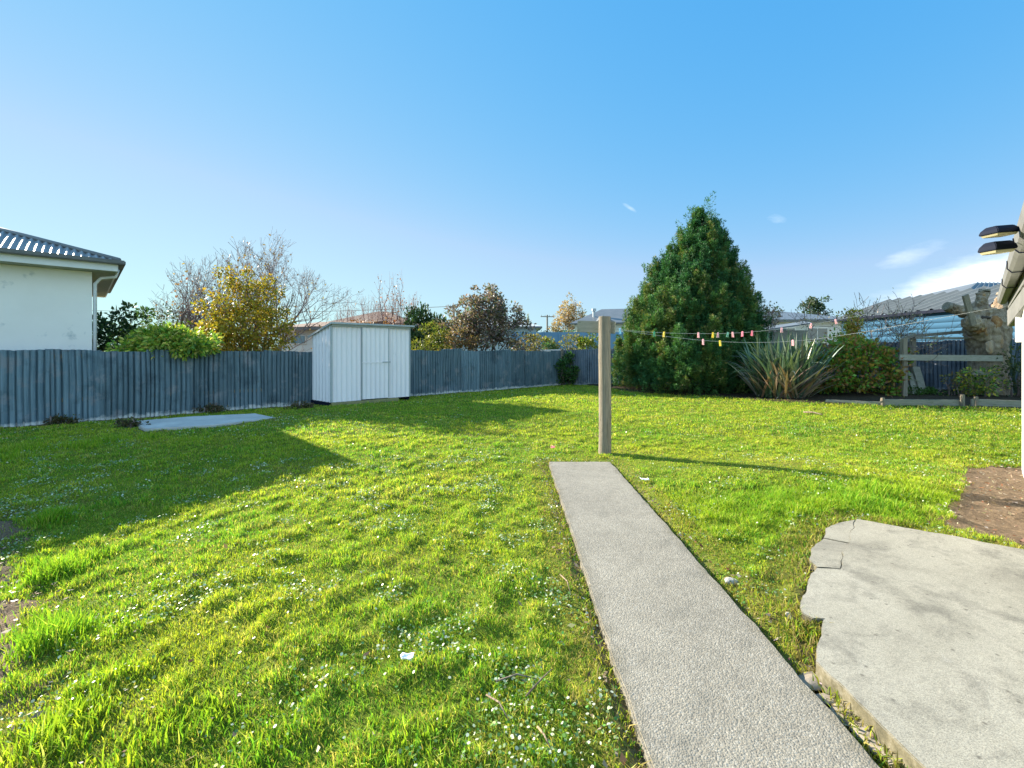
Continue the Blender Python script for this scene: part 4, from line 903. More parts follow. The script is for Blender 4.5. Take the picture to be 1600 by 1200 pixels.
# ================================================================== FLOODLIGHTS
def flood(px0, px1, py0, py1, rodpx, Y, label):
    c = (W(px0, (py0+py1)/2, Y)+W(px1, (py0+py1)/2, Y))/2; wd = (px1-px0)/F*Y; hg = (py1-py0)/F*Y
    t = thing('floodlight', label, 'lamp', c, 'floodlights on the house gutter')
    yaw = .12; ca, sa = math.cos(yaw), math.sin(yaw)
    def q(x, y, z, tl=.10): return (c[0]+x*ca-y*sa, c[1]+x*sa+y*ca, c[2]+z+x*tl)
    def ring(hx, hy, z, y0=0): return [q(-hx, -hy+y0, z), q(hx, -hy+y0, z), q(hx, hy+y0, z), q(-hx, hy+y0, z)]
    mb = MB(); n = 0; hx = wd/2; hy = .055
    rings = [ring(hx*.78, hy*.6, hg*.42), ring(hx*.95, hy, hg*.12), ring(hx, hy*1.1, -hg*.1), ring(hx, hy*1.1, -hg*.24)]
    V = sum(rings, []); Fs = [(3, 2, 1, 0)]+[tuple(range(12, 16))]
    for k in range(3):
        for j in range(4): Fs.append((k*4+j, k*4+(j+1) % 4, k*4+4+(j+1) % 4, k*4+4+j))
    Fs[0] = (0, 1, 2, 3); mb.add(V, Fs); mb.build('housing', M['dark'], t, bevel=.004)
    mb = MB(); a = ring(hx*.93, hy*1.0, -hg*.245); b = ring(hx*.80, hy*.85, -hg*.46); mb.add(a+b, [(0,1,2,3), (7,6,5,4)]+[(j, (j+1) % 4, 4+(j+1) % 4, 4+j) for j in range(4)]); mb.build('lens', M['lens'], t, bevel=.003)
    e = W(rodpx, py0+2, Y+.12)
    mb = MB(); mb.tube([q(hx*.8, 0, .0), q(hx*1.3, .02, hg*.12), e], [.007, .006, .006], 6); mb.build('mounting_arm', M['trimsteel'], t)
flood(1541, 1582, 352, 370, 1597, 3.2, 'upper dark floodlight on a thin arm from the gutter at right')
flood(1539, 1578, 376, 397, 1596, 3.3, 'lower dark floodlight with a yellowed lens beside the gutter at right')

# ================================================================== SMALL THINGS ON THE GROUND
def rock(name, p, size, m, label, group, yaw=0, flat=.4, seed=1):
    r = np.random.default_rng(seed); bm = bmesh.new(); bmesh.ops.create_icosphere(bm, subdivisions=3, radius=1)
    dirs = unit(r.normal(size=(9, 3))); ds = .62+.3*r.random(9)
    for v in bm.verts:
        q = np.array(v.co)
        for d, s in zip(dirs, ds):
            h = q@d
            if h > s: q = q-d*(h-s)*.9
        q = q*np.array(size)/2*np.array([1, 1, flat]); ca, sa = math.cos(yaw), math.sin(yaw)
        v.co = (q[0]*ca-q[1]*sa, q[0]*sa+q[1]*ca, q[2])
    me = bpy.data.meshes.new(name); bm.to_mesh(me); bm.free(); o = finish(name, me, m, None, True); o.location = p; tag(o, label, 'stone', group); return o
for k, (px, py, sx_, yaw, lb) in enumerate(((1268,1068,.15,.9,'brown flat stone furthest up the gap between path and slab'), (1292,1096,.10,.4,'small brown stone in the gap, second from the top'), (1325,1118,.15,1.0,'brown flat stone midway down the gap beside the slab'), (1352,1142,.11,.5,'small angular stone beside the middle of the slab edge'), (1378,1165,.22,-.7,'long flat brown stone low in the gap at the slab edge'), (1425,1200,.16,.3,'flat brown stone at the bottom edge of the gap'))):
    p = S(px, py, -.02); rock('flat_stone', (*p, -.012), (sx_*1.2, sx_*.7, sx_), M['stone'], lb, 'flat stones between path and slab', yaw-.6, .3, 20+k)
p = G(1142, 913); rock('stone', p+[0,0,.015], (.10, .06, .07), M['greystone'], 'pale rounded stone on the right edge of the path', None, .1, .8, 40)
p = G(1234, 968); rock('stone', p+[0,0,.01], (.05, .06, .07), M['greystone'], 'small grey pebble beside the broken concrete', None, .4, .8, 41)
def scrap(p, s, label, seed):
    r = np.random.default_rng(seed); n = 7; V = []; 
    for i in range(n):
        for j in range(n):
            u, v = i/(n-1)-.5, j/(n-1)-.5; V.append((p[0]+u*s+.15*s*r.normal()*.4, p[1]+v*s*.7+.1*s*r.normal()*.4, p[2]+.02+s*.28*(vn(np.array(u*3), np.array(v*3), .8, seed)-.2)))
    Q = [(i*n+j, (i+1)*n+j, (i+1)*n+j+1, i*n+j+1) for i in range(n-1) for j in range(n-1)]
    mb = MB(); mb.add(V, Q); o = mb.build('plastic_scrap', M['litter'], None, smooth=True); md = o.modifiers.new('thickness', 'SOLIDIFY'); md.thickness = .003; tag(o, label, 'litter')
scrap(G(637, 1046)+[0,0,.035], .055, 'crumpled white plastic scrap in the middle of the near lawn', 3)
scrap(G(1008, 757)+[0,0,.03], .085, 'crumpled white plastic scrap beside the path near the post', 5)
for k, (a, b, mid, lb) in enumerate((((775,1086),(838,1082),(808,1079),'bent dry twig lying on the near lawn left of the path'), ((822,1110),(862,1066),(845,1088),'straight pale twig in the grass beside the near path'), ((760,1108),(795,1150),(780,1125),'thin pale twig pointing down the lawn left of the path'), ((875,912),(892,944),(886,926),'short twig near the left edge of the path'), ((840,1160),(862,1198),(850,1178),'thin twig at the bottom of the lawn by the path'), ((1255,648),(1285,652),(1270,649),'pale stick lying on the far lawn before the flax'))):
    pts = [G(*q)+[0, 0, .058+.012*(j == 1)] for j, q in enumerate((a, mid, b))]
    V, Q, T = tube(np.array(pts), [.004, .0035, .002] if k < 5 else [.02, .018, .012], 6); tag(npm('fallen_twig', V, [Q, T], M['oldwood'] if k != 0 else M['timber'], None, smooth=True), lb, 'twig', 'fallen twigs on the lawn')

# ================================================================== BED EDGING, PLATFORM, STUMP
def edging(a, b, label, h=.17, zoff=0):
    a = np.array(a); b = np.array(b); za = float(gz(a[0], a[1], False)); z2 = float(gz(b[0], b[1], False))
    t = thing('sleeper_edging', label, 'edging', (*a, za), 'timber edging boards of the garden bed')
    mb = MB(); mb.beam((*a, za+h/2+zoff), (*b, z2+h/2+zoff), .05, h); mb.build('board', M['board'], t, bevel=.006)
    return t
def peg_(a, label, h=.24):
    za = float(gz(a[0], a[1], False)); mb = MB(); mb.box((a[0], a[1]-.06, za+h/2), (.075, .06, h), .2); tag(mb.build('timber_peg', M['timber'], None, bevel=.005), label, 'peg', 'pegs holding the bed edging')
e_ = [G(*p)[:2] for p in ((1290,632),(1376,636),(1500,637),(1600,641),(1710,646))]
edging(e_[0], e_[1], 'low grey edging board below the autumn shrub', .13); edging(e_[1], e_[2], 'grey edging board below the timber platform', .19); edging(e_[2]+[.25,-.02], e_[3]+[.4,0], 'grey edging board in front of the tree stump', .21); edging(e_[3]+[.4,0], e_[4], 'grey edging board running out past the house corner', .20)
peg_(e_[1], 'short timber peg at the left end of the platform edging'); peg_(e_[2], 'leaning timber peg between platform and stump edging', .32); peg_(e_[2]+[.32,0], 'short timber peg left of the stump edging', .27)
pf = thing('timber_platform', 'open weathered timber platform frame leaning on the tree stump', 'platform', (*xy(1415,12.7), .2))
Yp = 12.6
def bp(px, py, Y): return W(px, py, Y)
mb = MB(); mb.beam(bp(1412,631,Yp), bp(1412,529,Yp), .13, .13, (0,1,0)); mb.build('post', M['timber'], pf, bevel=.008)
mb = MB(); mb.beam(bp(1426,630,13.5), bp(1426,521,13.5), .12, .12, (0,1,0)); mb.build('post', M['timber'], pf, bevel=.008)
mb = MB(); mb.beam(bp(1405,558.5,Yp-.09), bp(1566,560,Yp-.22), .05, .165); mb.build('front_beam', M['board'], pf, bevel=.006)
mb = MB(); mb.beam(bp(1428,528,13.4), bp(1552,528.5,12.9), .12, .05); mb.build('top_rail', M['board'], pf, bevel=.005)
mb = MB(); mb.beam(bp(1430,525,13.6), bp(1510,518,13.6), .04, .09); mb.build('back_rail', M['board'], pf, bevel=.005)
mb = MB(); mb.beam(bp(1408,531,Yp), bp(1428,523,13.5), .05, .10); mb.beam(bp(1408,557,Yp), bp(1428,556,13.5), .05, .13); mb.build('side_rail', M['board'], pf, bevel=.005)
mb = MB(); mb.beam(bp(1519,581.5,Yp-.3), bp(1561,582,Yp-.3), .05, .14); mb.build('ladder_rung', M['board'], pf, bevel=.006)
for a, b, lb in (((1424,622),(1417,592),'short board leaning against the platform post'), ((1432,618),(1424,583),'bent grey board leaning behind the platform post'), ((1443,614),(1431,573),'long board leaning inside the platform frame')):
    mb = MB(); mb.beam(bp(*a, 13.0), bp(*b, 13.3), .22, .03, (0,-1,.3)); tag(mb.build('leaning_board', M['board'], None, bevel=.004), lb, 'board', 'boards leaning under the platform')
mb = MB(); mb.beam(bp(1521,508,12.35), bp(1508,461,12.25), .16, .06, (0,1,0)); tag(mb.build('timber_brace', M['timber'], None, bevel=.006), 'mossy timber plank standing up against the stump', 'plank')
# the stump: skin-modifier trunk with sawn limbs
st = thing('tree_stump', 'huge gnarled pale tree stump with sawn off limbs behind the platform', 'tree stump', (*xy(1543,12.9), .2))
Ys = 13.0
def limb(bm, lay, pts, rads, prev=None):
    vs = []
    for p, r in zip(pts, rads):
        v = bm.verts.new(p-np.array(st.location)); v[lay].radius = (r, r); vs.append(v)
        if prev is not None: bm.edges.new((prev, v))
        prev = v
    return vs
bm = bmesh.new(); lay = bm.verts.layers.skin.verify()
tr = limb(bm, lay, [W(1543,640,Ys), W(1543,612,Ys), W(1543,575,Ys), W(1543,540,Ys), W(1544,513,Ys), W(1540,498,Ys)], [.58,.50,.42,.42,.40,.32]); tr[0][lay].use_root = True
limb(bm, lay, [W(1525,491,Ys-.1), W(1500,486,Ys-.1), W(1481,479,Ys-.1)], [.19,.15,.14], tr[5])
limb(bm, lay, [W(1532,478,Ys-.1), W(1536,462,Ys-.1), W(1538,455,Ys-.1)], [.15,.14,.135], tr[5])
limb(bm, lay, [W(1558,488,Ys+.1), W(1566,472,Ys+.1), W(1568,461,Ys+.1)], [.17,.165,.165], tr[4])
limb(bm, lay, [W(1566,500,Ys), W(1580,490,Ys), W(1592,484,Ys)], [.24,.19,.17], tr[4])
limb(bm, lay, [W(1518,505,Ys-.35), W(1514,503,Ys-.5)], [.22,.18], tr[4])
me = bpy.data.meshes.new('trunk'); bm.to_mesh(me); bm.free(); o = finish('trunk', me, M['oldwood'], st, True)
o.modifiers.new('skin', 'SKIN').use_smooth_shade = True; sb = o.modifiers.new('sub', 'SUBSURF'); sb.levels = sb.render_levels = 4
tx = bpy.data.textures.new('knots', 'CLOUDS'); tx.noise_scale = .12; tx.noise_depth = 4; dm = o.modifiers.new('gnarl', 'DISPLACE'); dm.texture = tx; dm.strength = .17; dm.mid_level = .5; dm.texture_coords = 'LOCAL'
for p0_, p1_, r in ((W(1482,479.5,Ys-.1), W(1478,478,Ys-.1), .135), (W(1538,455.5,Ys-.1), W(1538.5,452.5,Ys-.1), .13), (W(1568,461,Ys+.1), W(1568.5,457.5,Ys+.1), .16)):
    mb = MB(); mb.tube([p0_, p1_], [r, r*.93], 16); mb.build('sawn_end', M['timber'], st)

def burl(px, py, Y, rx, rz, m, nm, seed):
    r = np.random.default_rng(seed); bm = bmesh.new(); bmesh.ops.create_icosphere(bm, subdivisions=4, radius=1); c = W(px, py, Y)-np.array(st.location)
    for v in bm.verts:
        q = np.array(v.co); f = .75+.5*float(fbm(np.array(q[0]*1.0+q[2]*.7+seed), np.array(q[2]-q[1]*.6), .5, seed)); v.co = c+q*f*np.array([rx, .05 if nm == 'bare_patch' else .13, rz])
    me = bpy.data.meshes.new(nm); bm.to_mesh(me); bm.free(); return finish(nm, me, m, st, True)
M['rawwood'] = mat('torn_orange_wood', (.40,.20,.07), (.12,.06,.03), 7, .9, .8, .02, (1,1,.5), c3=(.50,.36,.20), s3=6, f3=.55)
M['hollow'] = mat('rotten_dark_wood', (.03,.022,.018), (.07,.05,.035), 7, .95, .6, .02)
burl(1530, 511, Ys-.36, .20, .17, M['rawwood'], 'torn_wood', 3); burl(1553, 506, Ys-.34, .20, .24, M['rawwood'], 'torn_wood', 8); burl(1533, 497, Ys-.34, .24, .07, M['hollow'], 'hollow', 5)
burl(1547, 543, Ys-.40, .14, .20, M['oldwood'], 'bare_patch', 9)

# ================================================================== THE BIG CONIFER
def conifer_big():
    Yc = 16.6; px = np.array([1068, 1070, 1075, 1081, 1085, 1092, 1097, 1099, 1100]); py = np.array([613, 585, 550, 500, 450, 400, 360, 335, 319]); rp_ = np.array([84, 104, 110, 96, 75, 47, 28, 13, 2])
    hz = H-(py-548)/F*Yc; cx_ = (px-800)/F*Yc; rr = rp_/F*Yc
    t = thing('conifer_tree', 'tall dense dark green conifer in front of the back fence', 'tree', (*xy(1078,Yc), .05))
    mb = MB(); mb.tube([(cx_[0], Yc, -.1), (cx_[4], Yc, hz[4]), (cx_[8], Yc, hz[8]-.2)], [.24, .13, .02], 10)
    for k in range(46):
        z = .15+5.6*rng.random(); a = rng.random()*6.28; r = np.interp(z, hz, rr)*.8; x0 = np.interp(z, hz, cx_)
        mb.tube([(x0, Yc, z), (x0+r*.6*math.cos(a), Yc+r*.6*math.sin(a), z+.15), (x0+r*math.cos(a), Yc+r*math.sin(a), z+.5)], [.05, .03, .01], 5)
    mb.build('trunk', M['bark'], t)
    def place(n, lo, hi, up_=0):
        z = hz[0]+(hz[-1]-hz[0])*(.97-np.sqrt(rng.random(n)*.96)*.97); z = np.where(z < .3, .3+rng.random(n)*.6, z)
        a = rng.random(n)*6.283; lob = .95+.07*np.sin(3*a+1.3*z)+.05*np.sin(5*a-2.1*z+1)
        zu = z+up_; r = np.interp(zu, hz, rr)*(lo+(hi-lo)*rng.random(n))*lob; x0 = np.interp(zu, hz, cx_)
        return np.stack([x0+r*np.cos(a), Yc+r*np.sin(a), z], 1), np.stack([np.cos(a), np.sin(a), np.zeros(n)], 1), z
    npl = 460; PB, po, pz = place(npl, .80, 1.0, .42); sc = .26+.74*np.clip((hz[-1]-pz)/3.6, 0, 1)
    pax = unit(po*(.10+.16*rng.random((npl, 1)))+np.array([0, 0, 1.])+.10*rng.normal(size=(npl, 3))); pln = (.75+.75*rng.random(npl))*sc; prd = (.20+.14*rng.random(npl))*sc
    PB = PB-pax*(pln*.45)[:, None]; phue = rng.random(npl)
    m_ = 17; kp = np.repeat(np.arange(npl), m_); nf = len(kp); tp = rng.random(nf)**.9; q = rdirs(nf); q -= pax[kp]*np.sum(q*pax[kp], 1, keepdims=True); q = unit(q)
    B = PB[kp]+pax[kp]*(pln[kp]*tp)[:, None]+q*(prd[kp]*(1-tp)**.65*(.4+.6*rng.random(nf)))[:, None]
    ax = unit(pax[kp]*(.75+.4*tp)[:, None]+q*(.62-.4*tp)[:, None]+.15*rng.normal(size=(nf, 3))); ln = (.24+.20*rng.random(nf))*(.35+.65*sc[kp]); hue = np.clip(phue[kp]+.12*rng.normal(size=nf), 0, 1)
    nfill = 1300; FB, fo, fz = place(nfill, .25, .78); B = np.concatenate([B, FB]); ax = np.concatenate([ax, unit(fo*.5+np.array([0, 0, 1.])+.3*rng.normal(size=(nfill, 3)))]); ln = np.concatenate([ln, .5+.3*rng.random(nfill)]); hue = np.concatenate([hue, .7+.3*rng.random(nfill)]); nf += nfill
    per = 78; k = np.repeat(np.arange(nf), per); n = len(k)
    tt = rng.random(n)**.85; q = rdirs(n); q -= ax[k]*np.sum(q*ax[k], 1, keepdims=True); q = unit(q)
    w_ = ln[k]*.30*(1-tt)**.7*(.25+.75*rng.random(n)**.5)
    P = B[k]+ax[k]*(ln[k]*tt)[:, None]+q*w_[:, None]
    D = unit(ax[k]*.75+q*.75+.35*rng.normal(size=(n, 3)))
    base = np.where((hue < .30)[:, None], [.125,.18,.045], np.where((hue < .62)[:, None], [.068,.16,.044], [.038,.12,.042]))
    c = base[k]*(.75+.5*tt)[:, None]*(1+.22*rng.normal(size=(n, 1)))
    tip = (tt > .9) & (hue[k] < .3) & (rng.random(n) < .4); c[tip] = np.array([.30,.22,.10])*(.7+.6*rng.random((tip.sum(), 1)))
    L = .05+.065*rng.random(n)
    V, Fq, c = leaf_mesh(P, D, side_of(D), L, L*.24, np.clip(c, .008, 1))
    npm('crown', V, Fq, M['conifer'], t, c)
conifer_big()

# ================================================================== FLAX
def flax(name, label, c, n, Lm, spread, cols, group=None, w0=.085, dead=.22, dz=0):
    z0 = float(gz(c[0], c[1], False))+.03+dz; t = thing(name, label, 'plant', (c[0], c[1], z0), group)
    for part, nn, isdead in (('green_leaves', n, False), ('dead_leaves', int(n*dead), True)):
        Vs, Qs, Cs = [], [], []; m0 = 0
        for i in range(nn):
            a = rng.random()*6.283; sw = rng.normal()*1.5; r0 = spread*.28*math.sqrt(rng.random()); L = Lm*(.6+.5*rng.random()); tilt = (.04+.92*rng.random()**1.0) if not isdead else 1.1+.5*rng.random()
            if isdead: L *= .75
            seg = 8; p = np.array([c[0]+r0*math.cos(a+sw), c[1]+r0*math.sin(a+sw), z0]); th = tilt*.55; bend = tilt*.10*(.3+1.0*rng.random()) if rng.random() < .70 or isdead else tilt*.34
            h = np.array([math.cos(a), math.sin(a), 0]); s = np.array([-math.sin(a), math.cos(a), 0]); tw = rng.normal()*.5
            wd = w0*(.7+.5*rng.random()); col = pick_cols(1, cols if not isdead else [(.33,.25,.18), (.42,.35,.28), (.28,.20,.14)], .18)[0]
            pts = []
            for j in range(seg+1):
                u = j/seg; wj = wd*min(1, .55+1.2*u)*(1-u**2.6)+.002
                d = h*math.sin(th)+np.array([0, 0, 1])*math.cos(th); nn_ = np.cross(s, d); ss = s*math.cos(tw*u)+nn_*math.sin(tw*u); nz = np.cross(ss, d)
                if p[2] < z0+.02: p[2] = z0+.02+.01*rng.random()
                pts += [p-ss*wj*.5+nz*wj*.18, p.copy(), p+ss*wj*.5+nz*wj*.18]
                p = p+d*L/seg; th += bend*(.3+1.4*u)*(1 if not isdead else .5)
            Vs.append(np.array(pts)); q = []
            for j in range(seg):
                b = j*3; q += [(b, b+1, b+4, b+3), (b+1, b+2, b+5, b+4)]
            Qs.append(np.array(q)+m0); m0 += len(pts); Cs.append(np.tile(col, (len(pts), 1)))
        npm(part, np.concatenate(Vs), np.concatenate(Qs), M['strap'], t, np.concatenate(Cs), True)
    return t
fc = xy(1222, 13.1)
flax('flax_plant', 'large clump of grey green flax with dead leaves round its base beside the conifer', fc, 430, 1.85, 2.3, [(.125,.185,.115), (.09,.15,.09), (.16,.21,.11), (.13,.18,.14)], dead=.40)
flax('flax_plant', 'small thin flax clump beside the platform post', xy(1392, 13.2), 26, 1.15, .5, [(.12,.16,.09), (.22,.20,.13)], w0=.045, dead=.4)
flax('flax_plant', 'dark flax clump right of the tree stump', xy(1588, 12.9), 34, 1.9, .6, [(.06,.10,.07)], w0=.05, dead=.2)

# ================================================================== SHRUBS IN THE YARD
AUT = [(.12,.24,.03), (.17,.27,.035), (.25,.28,.04), (.36,.24,.04), (.30,.16,.05), (.12,.25,.04), (.16,.30,.05)]
bush('autumn_shrub', 'rounded green and russet shrub between the flax and the platform', 'shrub', (*xy(1332,13.4), .85), (1.25, 1.0, 1.04), AUT+[(.34,.17,.07)], .11, 110, 75, .28, m='leaf', shell=.5)
bush('autumn_shrub', 'thin upright yellowing shrub rising behind the flax', 'shrub', (*xy(1331,13.9), 1.55), (.36, .3, 1.25), [(.44,.34,.05), (.30,.30,.06), (.46,.28,.10)], .085, 60, 44, .2, shell=.3, stems=4)
tw = thing('twiggy_shrub', 'sparse twiggy shrub with pale seed heads behind the autumn shrub', 'shrub', (*xy(1340,14.2), .2)); out = []
for k in range(9):
    a = rng.normal(); grow((*(xy(1345,14.3)+.45*rng.normal(size=2)), .2), (.4*rng.normal()+.15, .3*rng.normal(), 1), 1.25, .016, 3, out, .5, (2,3), .2, 4, .14, .7)
tubes('branches', [(p, np.maximum(r*1.1, .006)) for p, r, d in out], M['twig'], tw, 4)
P = twig_points(out, 620, 1, .05); tag(leaves('seed_heads', P, M['leaf'], tw, [(.62,.52,.45), (.50,.36,.20), (.34,.32,.10), (.58,.44,.34)], .06, .04), kind='stuff')
dd = thing('dry_flower_stalks', 'dry pale flower heads on stalks at the right edge of the conifer', 'plant', (*xy(1194,15.6), .2)); out = []
for k in range(9): grow((*(xy(1192+2*k-8,15.6)), .3), (.12*rng.normal()+.1, .2*rng.normal(), 1), 2.1, .014, 1, out, .5, (3,4), .3, 4, .05, .3)
tubes('stalks', [(p, r) for p, r, d in out], M['twig'], dd, 4); P = twig_points(out, 500, 0, .08); tag(leaves('flower_heads', P, M['leaf'], dd, [(.36,.30,.27), (.28,.20,.16), (.45,.40,.36)], .09, .07), kind='stuff')
bush('ivy_shrub', 'dark leafy ivy shrub growing in the far fence corner', 'shrub', (*(K+FN*.28+BN*.2), .62), (.42, .32, .72), [(.04,.11,.03), (.06,.14,.04), (.09,.16,.05)], .13, 26, 40, .16, stems=3, base=-.1)
bush('low_shrub', 'low dark green shrub between the conifer and the flax', 'shrub', (*xy(1150,15.0), .35), (.5, .4, .42), [(.03,.06,.035), (.04,.08,.03)], .08, 20, 40, .2, stems=3)
bush('garden_plant', 'low leafy yellow tipped plant in front of the stump', 'plant', (*xy(1530,12.3), .55), (.62, .3, .42), [(.10,.20,.04), (.18,.26,.05), (.50,.42,.05), (.24,.18,.10)], .085, 30, 30, .16, stems=6, shell=.3)
bush('garden_plant', 'twiggy dry plant at the foot of the platform', 'plant', (*xy(1492,12.5), .5), (.42, .3, .4), [(.06,.09,.03), (.16,.11,.06), (.25,.22,.05)], .07, 16, 16, .16, stems=9, shell=.3, stem_m='twig')
bush('garden_plant', 'dark twiggy plant right of the stump by the house corner', 'plant', (*xy(1590,12.2), .7), (.5, .35, .75), [(.04,.07,.03), (.09,.10,.03)], .08, 22, 16, .2, stems=8, shell=.3, stem_m='twig')
bush('ground_cover', 'low green weeds under the platform behind the edging', 'plant', (*xy(1450,12.9), .24), (1.0, .35, .12), [(.05,.12,.02), (.08,.15,.03)], .06, 40, 30, .1, stems=1, shell=.2)
for k, (px, py, r_, lb) in enumerate(((100,651,.34,'dry brown weeds piled against the left fence foot'), (330,645,.5,'low brown weeds along the fence foot behind the concrete pad'), (205,668,.28,'small dark weed clump at the end of the concrete pad'), (470,640,.3,'dry weeds at the fence foot beside the shed'))):
    p = G(px, py); q = p[:2]; dd_ = dleft(q[0], q[1]); q = q+FN*max(0, .16-dd_)
    bush('weed_clump', lb, 'weeds', (*q, float(gz(q[0], q[1]))+.05), (r_, r_*.4, .10), [(.10,.075,.04), (.06,.08,.025), (.16,.12,.07)], .05, 26, 26, .09, stems=3, shell=.2, stem_m='twig')

# ================================================================== TREES BEYOND THE FENCES
def leafy_tree(name, label, c, rad, ztrunk, cols, L, nc, per, cs, trunk_r=.09, shell=.5, m='leaf', cat='tree', lean=(0,0), Wd=None, low=-.95, var=.22, droop=.1, base=None):
    z0 = float(gz(c[0], c[1], False)) if base is None else base
    t = thing(name, label, cat, (c[0], c[1], z0)); P, D, k = clump_points(c, rad, nc, per, cs, shell, low=low); ok = P[:, 2] > z0+.05
    leaves('crown', P[ok], M[m], t, cols, L, Wd, unit(D+.8*rdirs(len(D)))[ok], var, (0,0,droop)); out = []
    for k in range(3): grow((c[0]+.1*rng.normal(), c[1]+.1*rng.normal(), z0-.1), (.18*rng.normal(), .18*rng.normal(), 1), (c[2]-z0)*.62, trunk_r, 2, out, .55, (2,3), .25, 4, .1, .75)
    ok_ = lambda p: np.max(np.sum(((p-np.array(c))/np.array(rad))**2*np.where(p[:, 2:3] > c[2], 1, .25), 1)) < .95
    tubes('trunk', [(p, r) for j, (p, r, d) in enumerate(out) if j == 0 or ok_(p)], M['bark'], t, 6)
    return t
YEL = [(.36,.27,.03), (.42,.31,.03), (.30,.25,.03), (.27,.22,.03), (.19,.20,.03), (.33,.21,.03)]
yt = thing('autumn_tree', 'golden yellow autumn tree behind the left fence', 'tree', (-7.0, 11.95+.9, -.1)); out = []
yc = W(381, 490, 13.0)
for k in range(5): grow((yc[0]+.12*rng.normal(), yc[1]+.12*rng.normal(), -.1), (.22*rng.normal(), .22*rng.normal(), 1), 1.7, .055, 3, out, .45, (2,3), .35, 4, .1, .62)
tubes('trunk', [(p, r) for p, r, d in out], M['bark'], yt, 5)
P, D, k = clump_points((yc[0], yc[1], yc[2]-.35), (1.24, 1.1, 1.52), 150, 70, .27, .30); ok = (P[:, 2] > .5); P = P[ok]; D = D[ok]
leaves('crown', P, M['leaf'], yt, YEL, .08, .06, unit(D+.9*rdirs(len(P))), .2, (0,0,-.25))
def bare_tree(name, label, base, height, nst, spread, m='twig', depth=4, r=.07, leafn=0, lcols=None, up=.22, lean=(0,0), kids=(2,3), th=1.0):
    t = thing(name, label, 'tree', (base[0], base[1], base[2])); out = []
    for k in range(nst): grow((base[0]+.15*rng.normal(), base[1]+.15*rng.normal(), base[2]-.1), (lean[0]+spread*rng.normal(), lean[1]+spread*rng.normal()*.7, 1), height*.40, r, depth, out, .5, kids, up, 4, .10, .66)
    tubes('branches', [(p, np.maximum(r_*th, .0035)) for p, r_, d in out], M[m], t, 5)
    if leafn: leaves('last_leaves', twig_points(out, leafn, 1, .05), M['leaf'], t, lcols, .09, .06)
    return t
bare_tree('bare_tree', 'tall bare branched tree behind the golden tree', np.array([*xy(400,16.2), 0]), 4.9, 8, .30, 'twig', 5, .062, 500, [(.30,.20,.10), (.22,.12,.08), (.35,.25,.06)])
bare_tree('bare_tree', 'bare tree with long spreading limbs left of the golden tree', np.array([*xy(290,15.5), 0]), 4.3, 6, .36, 'twig', 5, .055, 260, [(.22,.12,.08), (.30,.20,.12)], lean=(-.1,0))
DG = [(.03,.085,.045), (.05,.115,.05), (.07,.14,.05)]
leafy_tree('dark_evergreen', 'dark evergreen bush beside the stucco house behind the left fence', (*xy(168,13.6), 1.1), (1.0,1.0,1.5), 0, DG, .13, 60, 60, .34)
leafy_tree('dark_evergreen', 'dark evergreen bush with thin top shoots right of the stucco house', (*xy(205,14.0), 1.3), (.75,.7,1.45), 0, DG+[(.05,.09,.03)], .12, 50, 55, .28)
leafy_tree('dark_evergreen', 'low mixed green shrub below the spreading bare tree', (*xy(255,14.6), 1.1), (1.25,.8,1.25), 0, [(.04,.075,.02), (.07,.10,.02), (.10,.12,.03)], .10, 60, 50, .30)
leafy_tree('mixed_evergreen', 'olive green bush half hidden behind the bare branches', (*xy(262,16.5), 1.9), (1.1,.8,1.3), 0, [(.06,.085,.035), (.09,.11,.05)], .10, 36, 34, .30)
bush('variegated_shrub', 'yellow green shrub spilling over the top of the left fence', 'shrub', (*(P0+FD*2.72-FN*.52), 1.53), (1.0,.60,.40), [(.20,.36,.05), (.32,.44,.06), (.48,.50,.08), (.55,.52,.13), (.13,.26,.05)], .12, 110, 70, .20, shell=.4, Wd=.055, base=-.1, droop=-.25, low=-.35)
bare_tree('reddish_bare_shrub', 'reddish bare twiggy tree behind the shed roof', np.array([*xy(585,24), 0]), 4.2, 10, .45, 'twigred', 4, .05, 0, None, up=.35)
bare_tree('reddish_bare_shrub', 'thin upright tree with russet leaves right of the shed roof', np.array([*xy(622,22), 0]), 5.0, 4, .10, 'twigred', 3, .05, 420, [(.25,.10,.06), (.32,.16,.10)], up=.5)
bush('russet_shrub', 'dark russet hedge just above the shed roof', 'shrub', (*xy(585,21), 2.3), (1.9, .6, .62), [(.20,.08,.04), (.14,.07,.04), (.24,.12,.05)], .10, 60, 40, .26)
def spire(name, label, c, h, r, cols, n=60, group=None):
    z0 = 0.0; t = thing(name, label, 'tree', (c[0], c[1], z0), group); k = rng.random(n)
    z = .12*h+.88*h*(1-np.sqrt(1-k*.99)); rad = r*(1-z/h)**.75*(.6+.5*rng.random(n)); a = rng.random(n)*6.28
    C = np.stack([c[0]+rad*np.cos(a), c[1]+rad*np.sin(a), z], 1); per = 90; kk = np.repeat(np.arange(n), per)
    q = rdirs(n*per)*(r*.28*rng.random(n*per)**.5)[:, None]; q[:, 2] = np.abs(q[:, 2])*1.7
    leaves('crown', C[kk]+q, M['conifer'], t, cols, .15, .08, unit(q+np.array([0,0,.3])), .25)
    mb = MB(); mb.tube([(c[0], c[1], 0), (c[0], c[1], h*.9)], [.12, .02], 7); mb.build('trunk', M['bark'], t)
spire('conifer_tree', 'bushy dark green conifer right of the shed behind the fence', xy(655,21), zz(478,21), 1.25, [(.035,.075,.025), (.06,.10,.03), (.025,.06,.025)], 70)
spire('conifer_tree', 'smaller dark conifer between the shed conifer and the maroon tree', xy(683,23), zz(492,23), 1.1, [(.025,.06,.03), (.04,.08,.03)], 50)
